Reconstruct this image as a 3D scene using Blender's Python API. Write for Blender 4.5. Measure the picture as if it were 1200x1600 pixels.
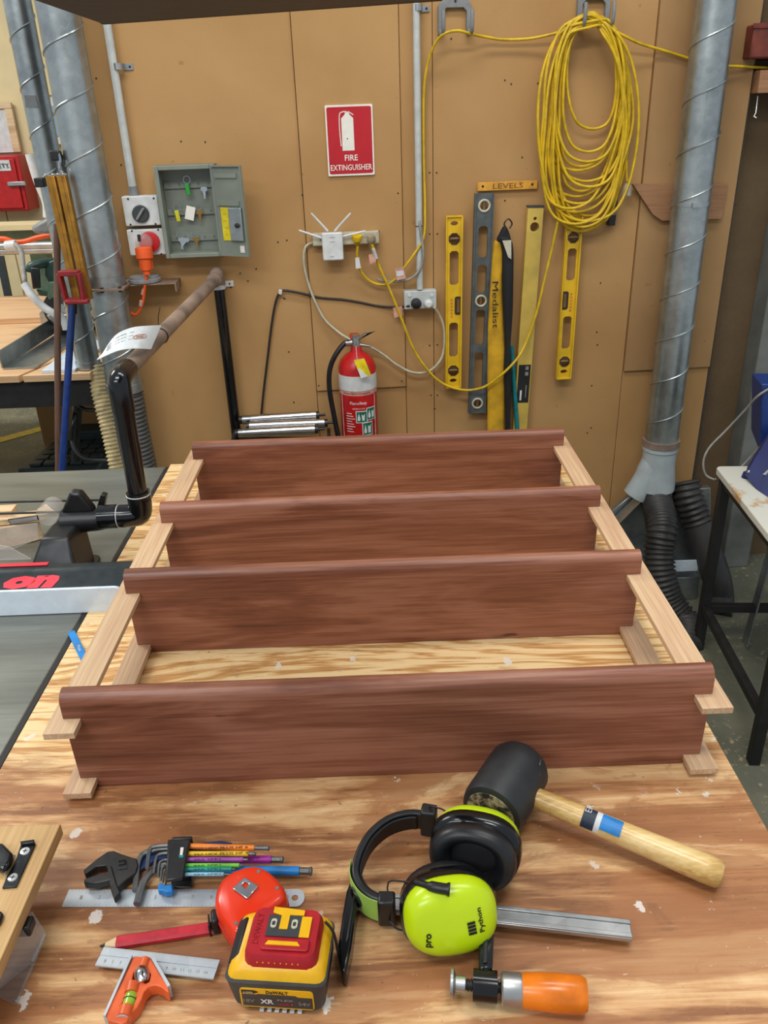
import bpy, bmesh, random
from math import *
from mathutils import Vector, Matrix
random.seed(7)
SC = bpy.context.scene
for o in list(bpy.data.objects): bpy.data.objects.remove(o)

# ---------------------------------------------------------------- camera
F = 1270.0; P = radians(26.02); RO = radians(2.06); YAW = radians(.25); EYE = Vector((0, 0, 1.84))
_f0 = Vector((sin(YAW), cos(YAW), 0)); _r0 = Vector((cos(YAW), -sin(YAW), 0)); _z = Vector((0, 0, 1))
FW = _f0*cos(P) - _z*sin(P); _u0 = _f0*sin(P) + _z*cos(P)
RT = _r0*cos(RO) - _u0*sin(RO); UP = _u0*cos(RO) + _r0*sin(RO)
cd = bpy.data.cameras.new('camera'); cam = bpy.data.objects.new('camera', cd); SC.collection.objects.link(cam)
cd.sensor_fit = 'HORIZONTAL'; cd.sensor_width = 36; cd.lens = 36*F/1200; cd.clip_start = .02; cd.clip_end = 60
cam.matrix_world = Matrix(((RT.x, UP.x, -FW.x, EYE.x), (RT.y, UP.y, -FW.y, EYE.y), (RT.z, UP.z, -FW.z, EYE.z), (0, 0, 0, 1)))
SC.camera = cam

# ---------------------------------------------------------------- world, lamps, exposure
w = bpy.data.worlds.new('world'); SC.world = w; w.use_nodes = True
w.node_tree.nodes['Background'].inputs[0].default_value = (.80, .90, 1.0, 1)
w.node_tree.nodes['Background'].inputs[1].default_value = .42
def area(name, loc, sx, sy, power, col=(1, .96, .9), target=None):
    l = bpy.data.lights.new(name, 'AREA'); l.shape = 'RECTANGLE'; l.size = sx; l.size_y = sy; l.energy = power; l.color = col
    o = bpy.data.objects.new(name, l); SC.collection.objects.link(o); o.location = loc
    if target is not None:
        o.rotation_euler = (Vector(target) - Vector(loc)).to_track_quat('-Z', 'Y').to_euler()
    o['kind'] = 'structure'
    return o
area('ceiling_light', (-.5, .1, 3.9), 2.6, .5, 62)
area('ceiling_light', (.6, 1.7, 4.1), 2.6, .4, 34)
area('ceiling_light', (-4.0, 3.6, 4.2), 2.4, .6, 120)
area('ceiling_light', (-2.4, -1.8, 4.0), 2.6, .5, 60, (.9, .95, 1))
SC.view_settings.view_transform = 'Standard'; SC.view_settings.look = 'None'
SC.view_settings.gamma = 1; SC.view_settings.use_curve_mapping = False
SC.view_settings.exposure = 0.42

# ---------------------------------------------------------------- measuring: photo pixel -> point on a real plane
def ray(x, y): return FW + RT*((x-600)/F) - UP*((y-800)/F)
def B(x, y, z=.9):
    d = ray(x, y); return EYE + d*((z-EYE.z)/d.z)
def D(x, y, Y):
    d = ray(x, y); return EYE + d*(Y/d.y)
TH = radians(3); WU = Vector((cos(TH), sin(TH), 0)); WN = Vector((sin(TH), -cos(TH), 0)); WO = Vector((0, 3.0, 0))
MW = Matrix.Translation(WO) @ Matrix.Rotation(TH, 4, 'Z')      # wall frame: x along wall, -y out of it, z up
def WP(x, y, w=0):
    d = ray(x, y); o = WO + WN*w; return EYE + d*((o-EYE).dot(WN)/d.dot(WN))
def W(x, y, w=0):
    q = WP(x, y, w); return (q-WO).dot(WU), q.z
def WL(x, y, w=0):
    u, z = W(x, y, w); return Vector((u, -w, z))

# ---------------------------------------------------------------- materials
def lin(c): return tuple(((v/255)/12.92 if v/255 <= .04045 else ((v/255+.055)/1.055)**2.4) for v in c) + (1,)
MATS = {}
class NT:
    def __init__(s, name, rough=.5, metal=0, spec=.5):
        s.m = bpy.data.materials.new(name); s.m.use_nodes = True; s.t = s.m.node_tree; s.b = s.t.nodes['Principled BSDF']
        s.b.inputs['Roughness'].default_value = rough; s.b.inputs['Metallic'].default_value = metal
        s.b.inputs['Specular IOR Level'].default_value = spec; s._c = None
    def n(s, ty, **kw):
        k = s.t.nodes.new(ty)
        for a, v in kw.items():
            if a in ('op',): k.operation = v
            elif hasattr(k, a): setattr(k, a, v)
        return k
    def l(s, a, b): s.t.links.new(a, b)
    def co(s, sc=(1, 1, 1), rot=(0, 0, 0)):
        if not s._c: s._c = s.n('ShaderNodeTexCoord')
        m = s.n('ShaderNodeMapping'); m.inputs['Scale'].default_value = sc; m.inputs['Rotation'].default_value = rot
        s.l(s._c.outputs['Object'], m.inputs[0]); return m.outputs[0]
    def noise(s, vec, scale=5, detail=4, rough=.55, dist=0):
        k = s.n('ShaderNodeTexNoise'); k.inputs['Scale'].default_value = scale; k.inputs['Detail'].default_value = detail
        k.inputs['Roughness'].default_value = rough; k.inputs['Distortion'].default_value = dist; s.l(vec, k.inputs['Vector']); return k.outputs[0]
    def wave(s, vec, scale, dist, detail=2, dscale=1, direction='Y'):
        k = s.n('ShaderNodeTexWave'); k.bands_direction = direction; k.inputs['Scale'].default_value = scale
        k.inputs['Distortion'].default_value = dist; k.inputs['Detail'].default_value = detail; k.inputs['Detail Scale'].default_value = dscale
        s.l(vec, k.inputs['Vector']); return k.outputs[1]
    def ramp(s, fac, stops):
        k = s.n('ShaderNodeValToRGB'); e = k.color_ramp.elements
        while len(e) < len(stops): e.new(.5)
        for i, (p, c) in enumerate(stops):
            e[i].position = p; e[i].color = lin(c) if not isinstance(c, (int, float)) else (c, c, c, 1)
        s.l(fac, k.inputs[0]); return k.outputs[0]
    def mix(s, fac, a, b, mode='MIX'):
        k = s.n('ShaderNodeMix'); k.data_type = 'RGBA'; k.blend_type = mode
        for i, v in ((0, fac), (6, a), (7, b)):
            if isinstance(v, (int, float)): k.inputs[i].default_value = v
            elif isinstance(v, tuple): k.inputs[i].default_value = lin(v)
            else: s.l(v, k.inputs[i])
        return k.outputs[2]
    def math(s, op, a, b=0):
        k = s.n('ShaderNodeMath'); k.operation = op
        for i, v in ((0, a), (1, b)):
            if isinstance(v, (int, float)): k.inputs[i].default_value = v
            else: s.l(v, k.inputs[i])
        return k.outputs[0]
    def out(s, col=None, rough=None, bump=None, bs=.2, bd=.002):
        if isinstance(col, tuple): s.b.inputs['Base Color'].default_value = lin(col)
        elif col is not None: s.l(col, s.b.inputs['Base Color'])
        if rough is not None: s.l(rough, s.b.inputs['Roughness'])
        if bump is not None:
            k = s.n('ShaderNodeBump'); k.inputs['Strength'].default_value = bs; k.inputs['Distance'].default_value = bd
            s.l(bump, k.inputs['Height']); s.l(k.outputs[0], s.b.inputs['Normal'])
        return s.m
def plain(name, c, rough=.45, metal=0, var=.12, sc=30, bump=.08, c2=None):
    key = (name,)
    if key in MATS: return MATS[key]
    t = NT(name, rough, metal)
    v = t.co(); nz = t.noise(v, sc, 3)
    dark = c2 or tuple(int(x*(1-var*1.6)) for x in c)
    col = t.ramp(nz, [(.3, dark), (.62, c)])
    rr = t.math('ADD', t.math('MULTIPLY', nz, .2), rough-.1)
    MATS[key] = t.out(col, rr, nz, bump, .0006); return MATS[key]
def wood(name, ca, cb, cc, axis='X', dens=26, rough=.5, streak=.5, bump=.15):
    t = NT(name, rough)
    st = {'X': (1.1, 9, 9), 'Y': (9, 1.1, 9), 'Z': (9, 9, 1.1)}[axis]
    v = t.co(st); big = t.noise(v, .9, 5, .6, .6)
    st2 = {'X': (3, 160, 160), 'Y': (160, 3, 160), 'Z': (160, 160, 3)}[axis]
    fine = t.noise(t.co(st2), 1.4, 3, .6)
    wv = t.math('SINE', t.math('MULTIPLY', big, dens))
    f = t.math('ADD', t.math('MULTIPLY', wv, .22*streak), t.math('ADD', t.math('MULTIPLY', fine, .55), t.math('MULTIPLY', big, .45)))
    col = t.ramp(f, [(.28, ca), (.5, cb), (.72, cc)])
    return t.out(col, None, fine, bump, .0006)

def make_rail():
    t = NT('red_brown_hardwood', .4)
    big = t.noise(t.co((1.0, 6, 7)), 1.1, 5, .6, .7); fine = t.noise(t.co((4, 150, 190)), 1.4, 3, .65); mid = t.noise(t.co((2, 30, 40)), 1.2, 4, .6)
    wv = t.math('SINE', t.math('MULTIPLY', big, 26))
    f = t.math('ADD', t.math('MULTIPLY', wv, .07), t.math('ADD', t.math('MULTIPLY', fine, .45), t.math('ADD', t.math('MULTIPLY', mid, .3), t.math('MULTIPLY', big, .25))))
    col = t.ramp(f, [(.32, (98, 54, 38)), (.5, (138, 84, 61)), (.68, (168, 114, 90))])
    kn = t.ramp(t.noise(t.co((3.2, 1, 15)), 1.9, 3, .5), [(.70, 0.0), (.745, 1.0)])
    col = t.mix(t.math('MULTIPLY', kn, .75), col, (46, 28, 22))
    return t.out(col, None, fine, .12, .0005)
rail_wood = make_rail()
stile_wood = wood('pale_pinkish_hardwood', (152, 110, 86), (190, 150, 118), (218, 188, 148), 'Y', 5, .5, .8)
oak = wood('pale_oak', (168, 128, 78), (198, 160, 104), (216, 182, 128), 'Y', 20, .5)
cleat_wood = wood('brown_cleat_timber', (118, 84, 58), (150, 108, 74), (170, 126, 90), 'X', 18, .7)
pale_timber = wood('pale_timber', (182, 150, 108), (210, 180, 138), (226, 200, 160), 'X', 14, .6)
far_ply = wood('far_plywood', (186, 140, 96), (212, 170, 124), (226, 190, 148), 'X', 16, .55)
handle_wood = wood('varnished_handle_wood', (176, 136, 74), (216, 180, 112), (232, 202, 142), 'X', 12, .28)
broom_wood = wood('brown_pole_wood', (84, 58, 44), (104, 74, 58), (120, 88, 68), 'Z', 12, .55)

def make_ply():
    t = NT('worn_plywood', .5)
    v = t.co((.9, 7, 1)); warp = t.noise(v, 1.3, 5, .6, .5)
    rings = t.math('SINE', t.math('MULTIPLY', warp, 62))
    fine = t.noise(t.co((6, 220, 1)), 1, 3)
    f = t.math('ADD', t.math('MULTIPLY', rings, .26), t.math('ADD', t.math('MULTIPLY', fine, .4), .33))
    light = t.ramp(f, [(.25, (190, 136, 78)), (.42, (222, 180, 120)), (.65, (238, 206, 152))])
    rings2 = t.math('SINE', t.math('MULTIPLY', warp, 24))
    f2 = t.math('ADD', t.math('MULTIPLY', rings2, .16), t.math('ADD', t.math('MULTIPLY', fine, .3), t.math('ADD', 0.0, t.math('ADD', t.math('MULTIPLY', t.noise(t.co((2.2, 6, 1)), 2.6, 8, .72, .9), .40), t.math('MULTIPLY', t.noise(t.co((3, 14, 1)), 7, 6, .7, .5), .18)))))
    worn = t.ramp(f2, [(.28, (136, 88, 52)), (.41, (178, 128, 82)), (.53, (204, 158, 108)), (.70, (226, 192, 144))])
    # handled, stained front part of the sheet (wear): y local is measured from the sheet centre
    sx = t.n('ShaderNodeSeparateXYZ'); t.l(t.co(), sx.inputs[0])
    big = t.noise(t.co((1, 1.4, 1)), 2.2, 4, .6)
    m = t.math('ADD', t.math('ADD', t.math('MULTIPLY', sx.outputs[1], -5.0), -1.35), t.math('MULTIPLY', big, 1.3))
    mask = t.ramp(m, [(.62, 0.0), (1.0, 1.0)])
    # local y = 0 at world y 1.36
    col = t.mix(mask, light, worn)
    # brown feathered stain patches
    st = t.ramp(t.noise(t.co((1.6, 4.2, 1)), 2.1, 6, .62, .9), [(.48, 0.0), (.53, 1.0)])
    col = t.mix(t.math('MULTIPLY', t.math('MULTIPLY', st, mask), .7), col, (162, 106, 64))
    st2 = t.ramp(t.noise(t.co((5, 9, 1)), 3.1, 6, .7), [(.6, 0.0), (.68, 1.0)])
    col = t.mix(t.math('MULTIPLY', st2, .3), col, (112, 84, 64))
    # scratches and knife lines
    for rz, sc in ((.25, 30), (1.75, 22), (1.2, 34)):
        s = t.noise(t.co((1.2, sc, 1), (0, 0, rz)), 2.2, 2)
        sm = t.ramp(s, [(.50, 0.0), (.503, 1.0), (.508, 0.0)])
        reg = t.ramp(t.noise(t.co(), 4.5, 2), [(.48, 0.0), (.60, 1.0)])
        col = t.mix(t.math('MULTIPLY', t.math('MULTIPLY', sm, reg), .6), col, (92, 66, 48))
    # paint and glue drips
    vo = t.n('ShaderNodeTexVoronoi'); vo.inputs['Scale'].default_value = 16; t.l(t.co((1, .75, 1)), vo.inputs['Vector'])
    dist = t.math('ADD', vo.outputs['Distance'], t.math('MULTIPLY', t.noise(t.co(), 46, 4, .7), .55))
    dots = t.ramp(dist, [(.37, 1.0), (.39, 0.0)])
    reg = t.ramp(t.noise(t.co(), 3.3, 3), [(.44, 0.0), (.50, 1.0)])
    dm = t.math('MULTIPLY', dots, reg)
    specks = t.ramp(t.noise(t.co((1, 1.6, 1)), 95, 3, .7), [(.69, 0.0), (.72, 1.0)])
    dm = t.math('MAXIMUM', dm, t.math('MULTIPLY', specks, .7))
    dirt = t.ramp(t.noise(t.co(), 70, 2, .6), [(.72, 0.0), (.76, 1.0)])
    col = t.mix(t.math('MULTIPLY', dirt, .6), col, (70, 50, 40))
    col = t.mix(t.math('MULTIPLY', dm, .75), col, (226, 222, 214))
    return t.out(col, None, f, .12, .001)
ply = make_ply()

def make_mdf(name, a, b):
    t = NT(name, .75, 0, .2)
    n1 = t.noise(t.co(), 1.7, 4, .55, .3); n2 = t.noise(t.co(), 210, 2)
    col = t.ramp(n1, [(.3, a), (.7, b)])
    spots = t.ramp(t.noise(t.co(), 26, 3, .6), [(.70, 0.0), (.74, 1.0)])
    col = t.mix(t.math('MULTIPLY', spots, .35), col, (120, 84, 54))
    col = t.mix(t.math('MULTIPLY', n2, .12), col, (120, 84, 50))
    return t.out(col, None, n2, .12, .0006)
mdf = make_mdf('mdf_sheet', (168, 128, 80), (188, 148, 98))
mdf2 = make_mdf('mdf_sheet_rough', (154, 118, 78), (176, 140, 96))
def make_floor():
    t = NT('stained_concrete', .6)
    n1 = t.noise(t.co(), 1.6, 6, .65); n2 = t.noise(t.co(), 28, 4, .6)
    col = t.ramp(n1, [(.32, (80, 86, 74)), (.5, (104, 106, 90)), (.72, (144, 138, 114))])
    sp = t.ramp(t.noise(t.co(), 42, 5, .7), [(.57, 0.0), (.66, 1.0)])
    reg = t.ramp(t.noise(t.co(), 3.0, 3), [(.36, 0.0), (.52, 1.0)])
    col = t.mix(t.math('MULTIPLY', t.math('MULTIPLY', sp, reg), .8), col, (190, 170, 132))
    return t.out(col, None, n2, .2, .002)
concrete = make_floor()
def make_cwall():
    t = NT('rough_concrete_wall', .85, 0, .2)
    n1 = t.noise(t.co(), 2.2, 5, .6); n2 = t.noise(t.co(), 60, 4, .6)
    col = t.ramp(n1, [(.3, (94, 76, 54)), (.7, (124, 102, 74))])
    col = t.mix(t.math('MULTIPLY', n2, .4), col, (70, 62, 54))
    return t.out(col, None, n2, .4, .002)
cwall = make_cwall()
def make_galv(name, a=(128, 136, 138), b=(176, 184, 184), rough=.36, metal=.85):
    t = NT(name, rough, metal)
    vo = t.n('ShaderNodeTexVoronoi'); vo.inputs['Scale'].default_value = 55; t.l(t.co(), vo.inputs['Vector'])
    sp = t.n('ShaderNodeSeparateColor'); t.l(vo.outputs['Color'], sp.inputs[0])
    n1 = t.noise(t.co(), 6, 5, .6)
    f = t.math('ADD', t.math('MULTIPLY', n1, .8), t.math('MULTIPLY', sp.outputs[0], .1))
    col = t.ramp(f, [(.3, a), (.7, b)])
    rr = t.math('ADD', t.math('MULTIPLY', n1, .3), rough-.12)
    return t.out(col, rr, n1, .05, .001)
galv = make_galv('galvanised_steel', (150, 156, 156), (196, 202, 200), .32, .88)
steel = make_galv('bright_steel', (150, 152, 152), (205, 206, 204), .3, .9)
dark_steel = make_galv('dark_steel', (46, 46, 46), (76, 74, 72), .42, .7)
satin = make_galv('satin_ruler_steel', (176, 184, 190), (208, 214, 218), .5, .45)
chrome = make_galv('chrome', (180, 182, 184), (225, 226, 228), .16, 1)
cast = None
def make_cast():
    t = NT('cast_iron_table', .3, .55)
    n1 = t.noise(t.co((1, 6, 1)), 2, 5, .6); n2 = t.noise(t.co((2, 60, 1)), 3, 3)
    f = t.math('ADD', t.math('MULTIPLY', n1, .7), t.math('MULTIPLY', n2, .3))
    col = t.ramp(f, [(.3, (110, 112, 104)), (.7, (146, 148, 140))])
    return t.out(col, t.math('ADD', t.math('MULTIPLY', n1, .2), .24), n2, .05, .0005)
cast = make_cast()
black = plain('black_plastic', (28, 29, 31), .38, 0, .2, 40)
black_gloss = plain('gloss_black_paint', (18, 19, 21), .16, 0, .2, 40, .03)
black_matt = plain('matt_black_paint', (32, 31, 30), .6, 0, .25, 20)
def make_rubber():
    t = NT('black_rubber', .5); n1 = t.noise(t.co(), 18, 4); col = t.ramp(n1, [(.3, (26, 27, 29)), (.7, (44, 46, 48))])
    sc = t.ramp(t.noise(t.co((1, 1, 2.2)), 34, 4, .65, 1.2), [(.66, 0.0), (.69, 1.0)])
    col = t.mix(t.math('MULTIPLY', sc, .5), col, (150, 150, 146)); return t.out(col, None, n1, .25, .001)
rubber = make_rubber()
foam = plain('black_foam', (24, 24, 26), .6, 0, .2, 60)
white = plain('white_plastic', (214, 216, 214), .4, 0, .05)
grey_pl = plain('grey_plastic', (132, 134, 134), .45, 0, .08)
offwhite = plain('aged_white_plastic', (196, 190, 166), .5, 0, .08)
lightgrey = plain('light_grey_paint', (190, 194, 190), .45, 0, .05)
pvc = plain('dusty_white_pvc', (182, 192, 194), .4, 0, .08, 8)
cab_grey = plain('grey_green_enamel', (128, 134, 122), .42, 0, .05, 12)
red = plain('red_enamel', (190, 22, 24), .35, 0, .08)
sign_red = plain('sign_red', (188, 24, 36), .4, 0, .05, 6)
sign_white = plain('sign_white', (232, 228, 216), .4, 0, .03)
orange = plain('orange_plastic', (240, 92, 30), .4, 0, .06)
tape_red = plain('gloss_red_orange', (238, 58, 26), .22, 0, .05, 8, .02)
sq_orange = plain('cast_orange_paint', (226, 98, 44), .4, 0, .08)
hand_orange = plain('scuffed_orange_handle', (232, 122, 20), .25, 0, .12, 26)
yel_cord = plain('yellow_cable', (216, 178, 22), .42, 0, .1)
yel_level = plain('yellow_level_paint', (226, 182, 24), .42, 0, .08, 14)
yel_pale = plain('worn_yellow_alloy', (212, 180, 84), .45, .1, .1, 9)
yel_batt = plain('yellow_battery_plastic', (240, 182, 14), .38, 0, .05)
yel_bag = plain('yellow_bag_fabric', (214, 164, 28), .8, 0, .12, 16, .5)
blk_bag = plain('black_bag_fabric', (26, 26, 28), .75, 0, .2, 16, .5)
red_batt = plain('red_adapter_plastic', (176, 20, 34), .42, 0, .07)
charcoal = plain('charcoal_plastic', (58, 62, 64), .5, 0, .1)
lime = plain('lime_shell', (198, 226, 14), .26, 0, .03, 8, .02)
lime_pale = plain('pale_lime_label', (168, 208, 92), .4, 0, .03)
grey_level = plain('grey_level_paint', (92, 98, 98), .5, .2, .12)
teal = plain('teal_plastic', (20, 128, 134), .45)
blue = plain('blue_paint', (30, 72, 150), .4)
navy = plain('navy_enamel', (28, 40, 96), .35, 0, .1, 10)
deepblue = plain('deep_blue_enamel', (16, 52, 120), .4)
cyan = plain('bright_blue_paint', (24, 136, 214), .45)
gold = plain('gold_anodised_aluminium', (168, 118, 38), .35, .55, .12)
dustpipe = plain('dusty_pipe', (150, 128, 112), .55, .1, .2, 9, .1, c2=(96, 86, 78))
grey_cord = plain('grey_cable', (150, 148, 140), .5)
dark_cord = plain('dark_cable', (40, 36, 34), .5)
cream_hose = plain('cream_ribbed_hose', (226, 204, 150), .5)
paper = plain('white_paper', (222, 230, 232), .7, 0, .03)
cream_wall = plain('cream_wall_board', (226, 206, 158), .7, 0, .05, 3)
brick_red = plain('rusty_red_paint', (128, 58, 42), .65, 0, .2, 16)
green_en = plain('grey_green_machine_paint', (96, 122, 100), .45, 0, .1)
sticker_green = plain('sticker_green', (14, 106, 78), .45)
sticker_pink = plain('test_tag_pink', (214, 158, 140), .6)
yel_sign = plain('yellow_orange_sign', (224, 160, 52), .55)
sticker_yel = plain('yellow_sticker', (236, 214, 20), .5)
lens_dark = plain('dark_vial_housing', (60, 44, 30), .35)
vial_green = plain('vial_green', (158, 196, 58), .12)
line_yellow = plain('yellow_floor_paint', (226, 196, 40), .5)
fence_black = plain('satin_black_fence', (38, 46, 48), .3, .1, .12)
fence_white = plain('pale_blue_white_face', (218, 230, 240), .25, 0, .03)
fence_red = plain('fence_red_print', (232, 48, 66), .4, 0, .04)
purple = plain('purple_sleeve', (162, 72, 170), .4); magenta = plain('magenta_sleeve', (166, 40, 150), .4)
hgreen = plain('green_sleeve', (112, 200, 50), .4); hteal = plain('teal_sleeve', (10, 150, 138), .4); hlblue = plain('pale_blue_sleeve', (150, 200, 220), .4)
hyellow = plain('yellow_sleeve', (236, 190, 30), .4); horange = plain('orange_sleeve', (238, 132, 34), .4)
pencil_red = plain('red_pencil_paint', (196, 34, 52), .4, 0, .12, 60)
ink = plain('black_print', (24, 22, 22), .6); ink_white = plain('white_print', (226, 226, 222), .6); ink_grey = plain('grey_print', (150, 146, 140), .6)
ink_red = plain('red_print', (200, 30, 40), .6); ink_brown = plain('brown_marker', (120, 74, 30), .7)
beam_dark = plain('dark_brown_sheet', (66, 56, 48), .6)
def clear(name, col=(230, 235, 238), rough=.05, mixf=.82):
    m = bpy.data.materials.new(name); m.use_nodes = True; t = m.node_tree; b = t.nodes['Principled BSDF']; o = t.nodes['Material Output']
    b.inputs['Base Color'].default_value = lin(col); b.inputs['Roughness'].default_value = rough
    tr = t.nodes.new('ShaderNodeBsdfTransparent'); mx = t.nodes.new('ShaderNodeMixShader'); mx.inputs[0].default_value = mixf
    t.links.new(b.outputs[0], mx.inputs[1]); t.links.new(tr.outputs[0], mx.inputs[2]); t.links.new(mx.outputs[0], o.inputs[0]); return m
acrylic = clear('clear_acrylic', (200, 196, 190), .06, .72)
glass_blue = plain('pale_blue_pane', (140, 178, 206), .15, 0, .05, 2)

# ---------------------------------------------------------------- mesh builder
RM = {}      # root -> matrix
class MB:
    def __init__(s, M=None): s.bm = bmesh.new(); s.M = M or Matrix()
    def _add(s, vs, fs):
        v = [s.bm.verts.new(p) for p in vs]
        for f in fs:
            try: s.bm.faces.new([v[i] for i in f])
            except ValueError: pass
        return v
    def box(s, c, d, R=None):
        c = Vector(c); vs = []
        for x in (-1, 1):
            for y in (-1, 1):
                for z in (-1, 1):
                    q = Vector((x*d[0]/2, y*d[1]/2, z*d[2]/2)); vs.append(c + (R @ q if R else q))
        s._add(vs, [(0, 1, 3, 2), (4, 6, 7, 5), (0, 4, 5, 1), (2, 3, 7, 6), (0, 2, 6, 4), (1, 5, 7, 3)]); return s
    def bx(s, lo, hi): return s.box([(a+b)/2 for a, b in zip(lo, hi)], [b-a for a, b in zip(lo, hi)])
    def beam(s, p0, p1, wd, ht, up=(0, 0, 1)):
        p0 = Vector(p0); p1 = Vector(p1); x = (p1-p0).normalized(); y = Vector(up).cross(x).normalized(); z = x.cross(y)
        R = Matrix((x, y, z)).transposed(); return s.box((p0+p1)/2, ((p1-p0).length, wd, ht), R)
    def prism(s, pts, a, b, ax='z', holes=()):
        f = {'z': lambda p, h: Vector((p[0], p[1], h)), 'y': lambda p, h: Vector((p[0], h, p[1])), 'x': lambda p, h: Vector((h, p[0], p[1]))}[ax]
        t = bmesh.new(); es = []
        for lp in [pts] + list(holes):
            v = [t.verts.new(f(p, a)) for p in lp]
            es += [t.edges.new((v[i], v[(i+1) % len(v)])) for i in range(len(v))]
        if holes: bmesh.ops.triangle_fill(t, edges=es, use_beauty=True, use_dissolve=False)
        else: t.faces.new(t.verts)
        r = bmesh.ops.extrude_face_region(t, geom=t.faces[:]); d = f((0, 0), b) - f((0, 0), a)
        bmesh.ops.translate(t, vec=d, verts=[g for g in r['geom'] if isinstance(g, bmesh.types.BMVert)])
        bmesh.ops.recalc_face_normals(t, faces=t.faces[:])
        me = bpy.data.meshes.new('t'); t.to_mesh(me); t.free(); s.bm.from_mesh(me); bpy.data.meshes.remove(me); return s
    def hull(s, lo_pts, hi_pts):
        n = len(lo_pts); s._add(list(lo_pts)+list(hi_pts), [tuple(range(n-1, -1, -1)), tuple(range(n, 2*n))] + [(i, (i+1) % n, n+(i+1) % n, n+i) for i in range(n)]); return s
    def tube(s, pts, r, segs=8, closed=False, sq=None):
        pts = [Vector(p) for p in pts]; n = len(pts); rs = r if isinstance(r, (list, tuple)) else [r]*n
        T = []
        for i in range(n):
            a = pts[(i-1) % n] if (closed or i) else pts[0]; b = pts[(i+1) % n] if (closed or i < n-1) else pts[-1]
            d = (b-a); T.append(d.normalized() if d.length > 1e-9 else Vector((0, 0, 1)))
        up = Vector((0, 0, 1)) if abs(T[0].z) < .9 else Vector((0, 1, 0))
        N = (up - T[0]*up.dot(T[0])).normalized(); rings = []
        for i in range(n):
            if i:
                N = N - T[i]*N.dot(T[i]); N = N.normalized() if N.length > 1e-6 else T[i].orthogonal().normalized()
            Bn = T[i].cross(N)
            rings.append([s.bm.verts.new(pts[i] + (N*cos(2*pi*k/segs) + Bn*sin(2*pi*k/segs)*(sq or 1))*rs[i]) for k in range(segs)])
        for i in range(n if closed else n-1):
            A = rings[i]; C = rings[(i+1) % n]
            for k in range(segs):
                s.bm.faces.new((A[k], A[(k+1) % segs], C[(k+1) % segs], C[k]))
        if not closed:
            s.bm.faces.new(rings[0][::-1]); s.bm.faces.new(rings[-1])
        return s
    def cyl(s, p0, p1, r0, r1=None, segs=20): return s.tube([p0, p1], [r0, r0 if r1 is None else r1], segs)
    def lathe(s, prof, p, axis, segs=24, ell=(1, 1), xd=None):
        p = Vector(p); a = Vector(axis).normalized(); X = Vector(xd).normalized() if xd is not None else a.orthogonal().normalized()
        X = (X - a*X.dot(a)).normalized(); Y = a.cross(X); rings = []
        for r, h in prof:
            rings.append([s.bm.verts.new(p + a*h + X*cos(2*pi*k/segs)*r*ell[0] + Y*sin(2*pi*k/segs)*r*ell[1]) for k in range(segs)])
        for i in range(len(rings)-1):
            for k in range(segs): s.bm.faces.new((rings[i][k], rings[i][(k+1) % segs], rings[i+1][(k+1) % segs], rings[i+1][k]))
        s.bm.faces.new(rings[0][::-1]); s.bm.faces.new(rings[-1]); return s
    def torus(s, c, nrm, R, r, segs=20, rs=6, ell=(1, 1), xd=None):
        n_ = Vector(nrm).normalized(); X = Vector(xd).normalized() if xd is not None else n_.orthogonal().normalized(); X = (X - n_*X.dot(n_)).normalized(); Y = n_.cross(X)
        return s.tube([Vector(c) + X*cos(2*pi*k/segs)*R*ell[0] + Y*sin(2*pi*k/segs)*R*ell[1] for k in range(segs)], r, rs, closed=True)
    def sphere(s, c, r, sc=(1, 1, 1)):
        M = Matrix.Translation(Vector(c)) @ Matrix.Diagonal((r*sc[0], r*sc[1], r*sc[2], 1))
        bmesh.ops.create_uvsphere(s.bm, u_segments=16, v_segments=10, radius=1, matrix=M); return s
    def build(s, name, mat, parent=None, bevel=0, angle=40, segs=2, smooth=True):
        s.bm.transform(s.M)
        bmesh.ops.recalc_face_normals(s.bm, faces=s.bm.faces[:])
        me = bpy.data.meshes.new(name); o = bpy.data.objects.new(name, me)
        if parent is None:
            xs = [v.co for v in s.bm.verts]; c = Vector(((min(v.x for v in xs)+max(v.x for v in xs))/2, (min(v.y for v in xs)+max(v.y for v in xs))/2, min(v.z for v in xs)))
            M = Matrix.Translation(c); o.location = c
        else:
            M = RM[parent.name]; o.parent = parent
        s.bm.transform(M.inverted()); s.bm.to_mesh(me); s.bm.free()
        RM[o.name] = M
        if smooth:
            for p in me.polygons: p.use_smooth = True
            me.set_sharp_from_angle(angle=radians(angle))
        me.materials.append(mat); SC.collection.objects.link(o)
        if bevel:
            m = o.modifiers.new('bevel', 'BEVEL'); m.width = bevel; m.segments = segs; m.limit_method = 'ANGLE'; m.angle_limit = radians(angle); m.harden_normals = False
        RM[o.name] = M
        return o
def tag(o, label, cat=None, group=None, kind=None):
    if label: o['label'] = label
    if cat: o['category'] = cat
    if group: o['group'] = group
    if kind: o['kind'] = kind
    return o
def thing(name, label, cat, loc, rz=0, group=None, M=None):
    o = bpy.data.objects.new(name, None); o.empty_display_size = .05; SC.collection.objects.link(o)
    m = M if M is not None else Matrix.Translation(Vector(loc)) @ Matrix.Rotation(rz, 4, 'Z')
    o.matrix_world = m; RM[o.name] = m; return tag(o, label, cat, group)
def wthing(name, label, cat, x, y, w=0, group=None):      # thing mounted on the back wall
    return thing(name, label, cat, None, group=group, M=MW @ Matrix.Translation(WL(x, y, w)))
def struct(o): o['kind'] = 'structure'; return o
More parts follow.
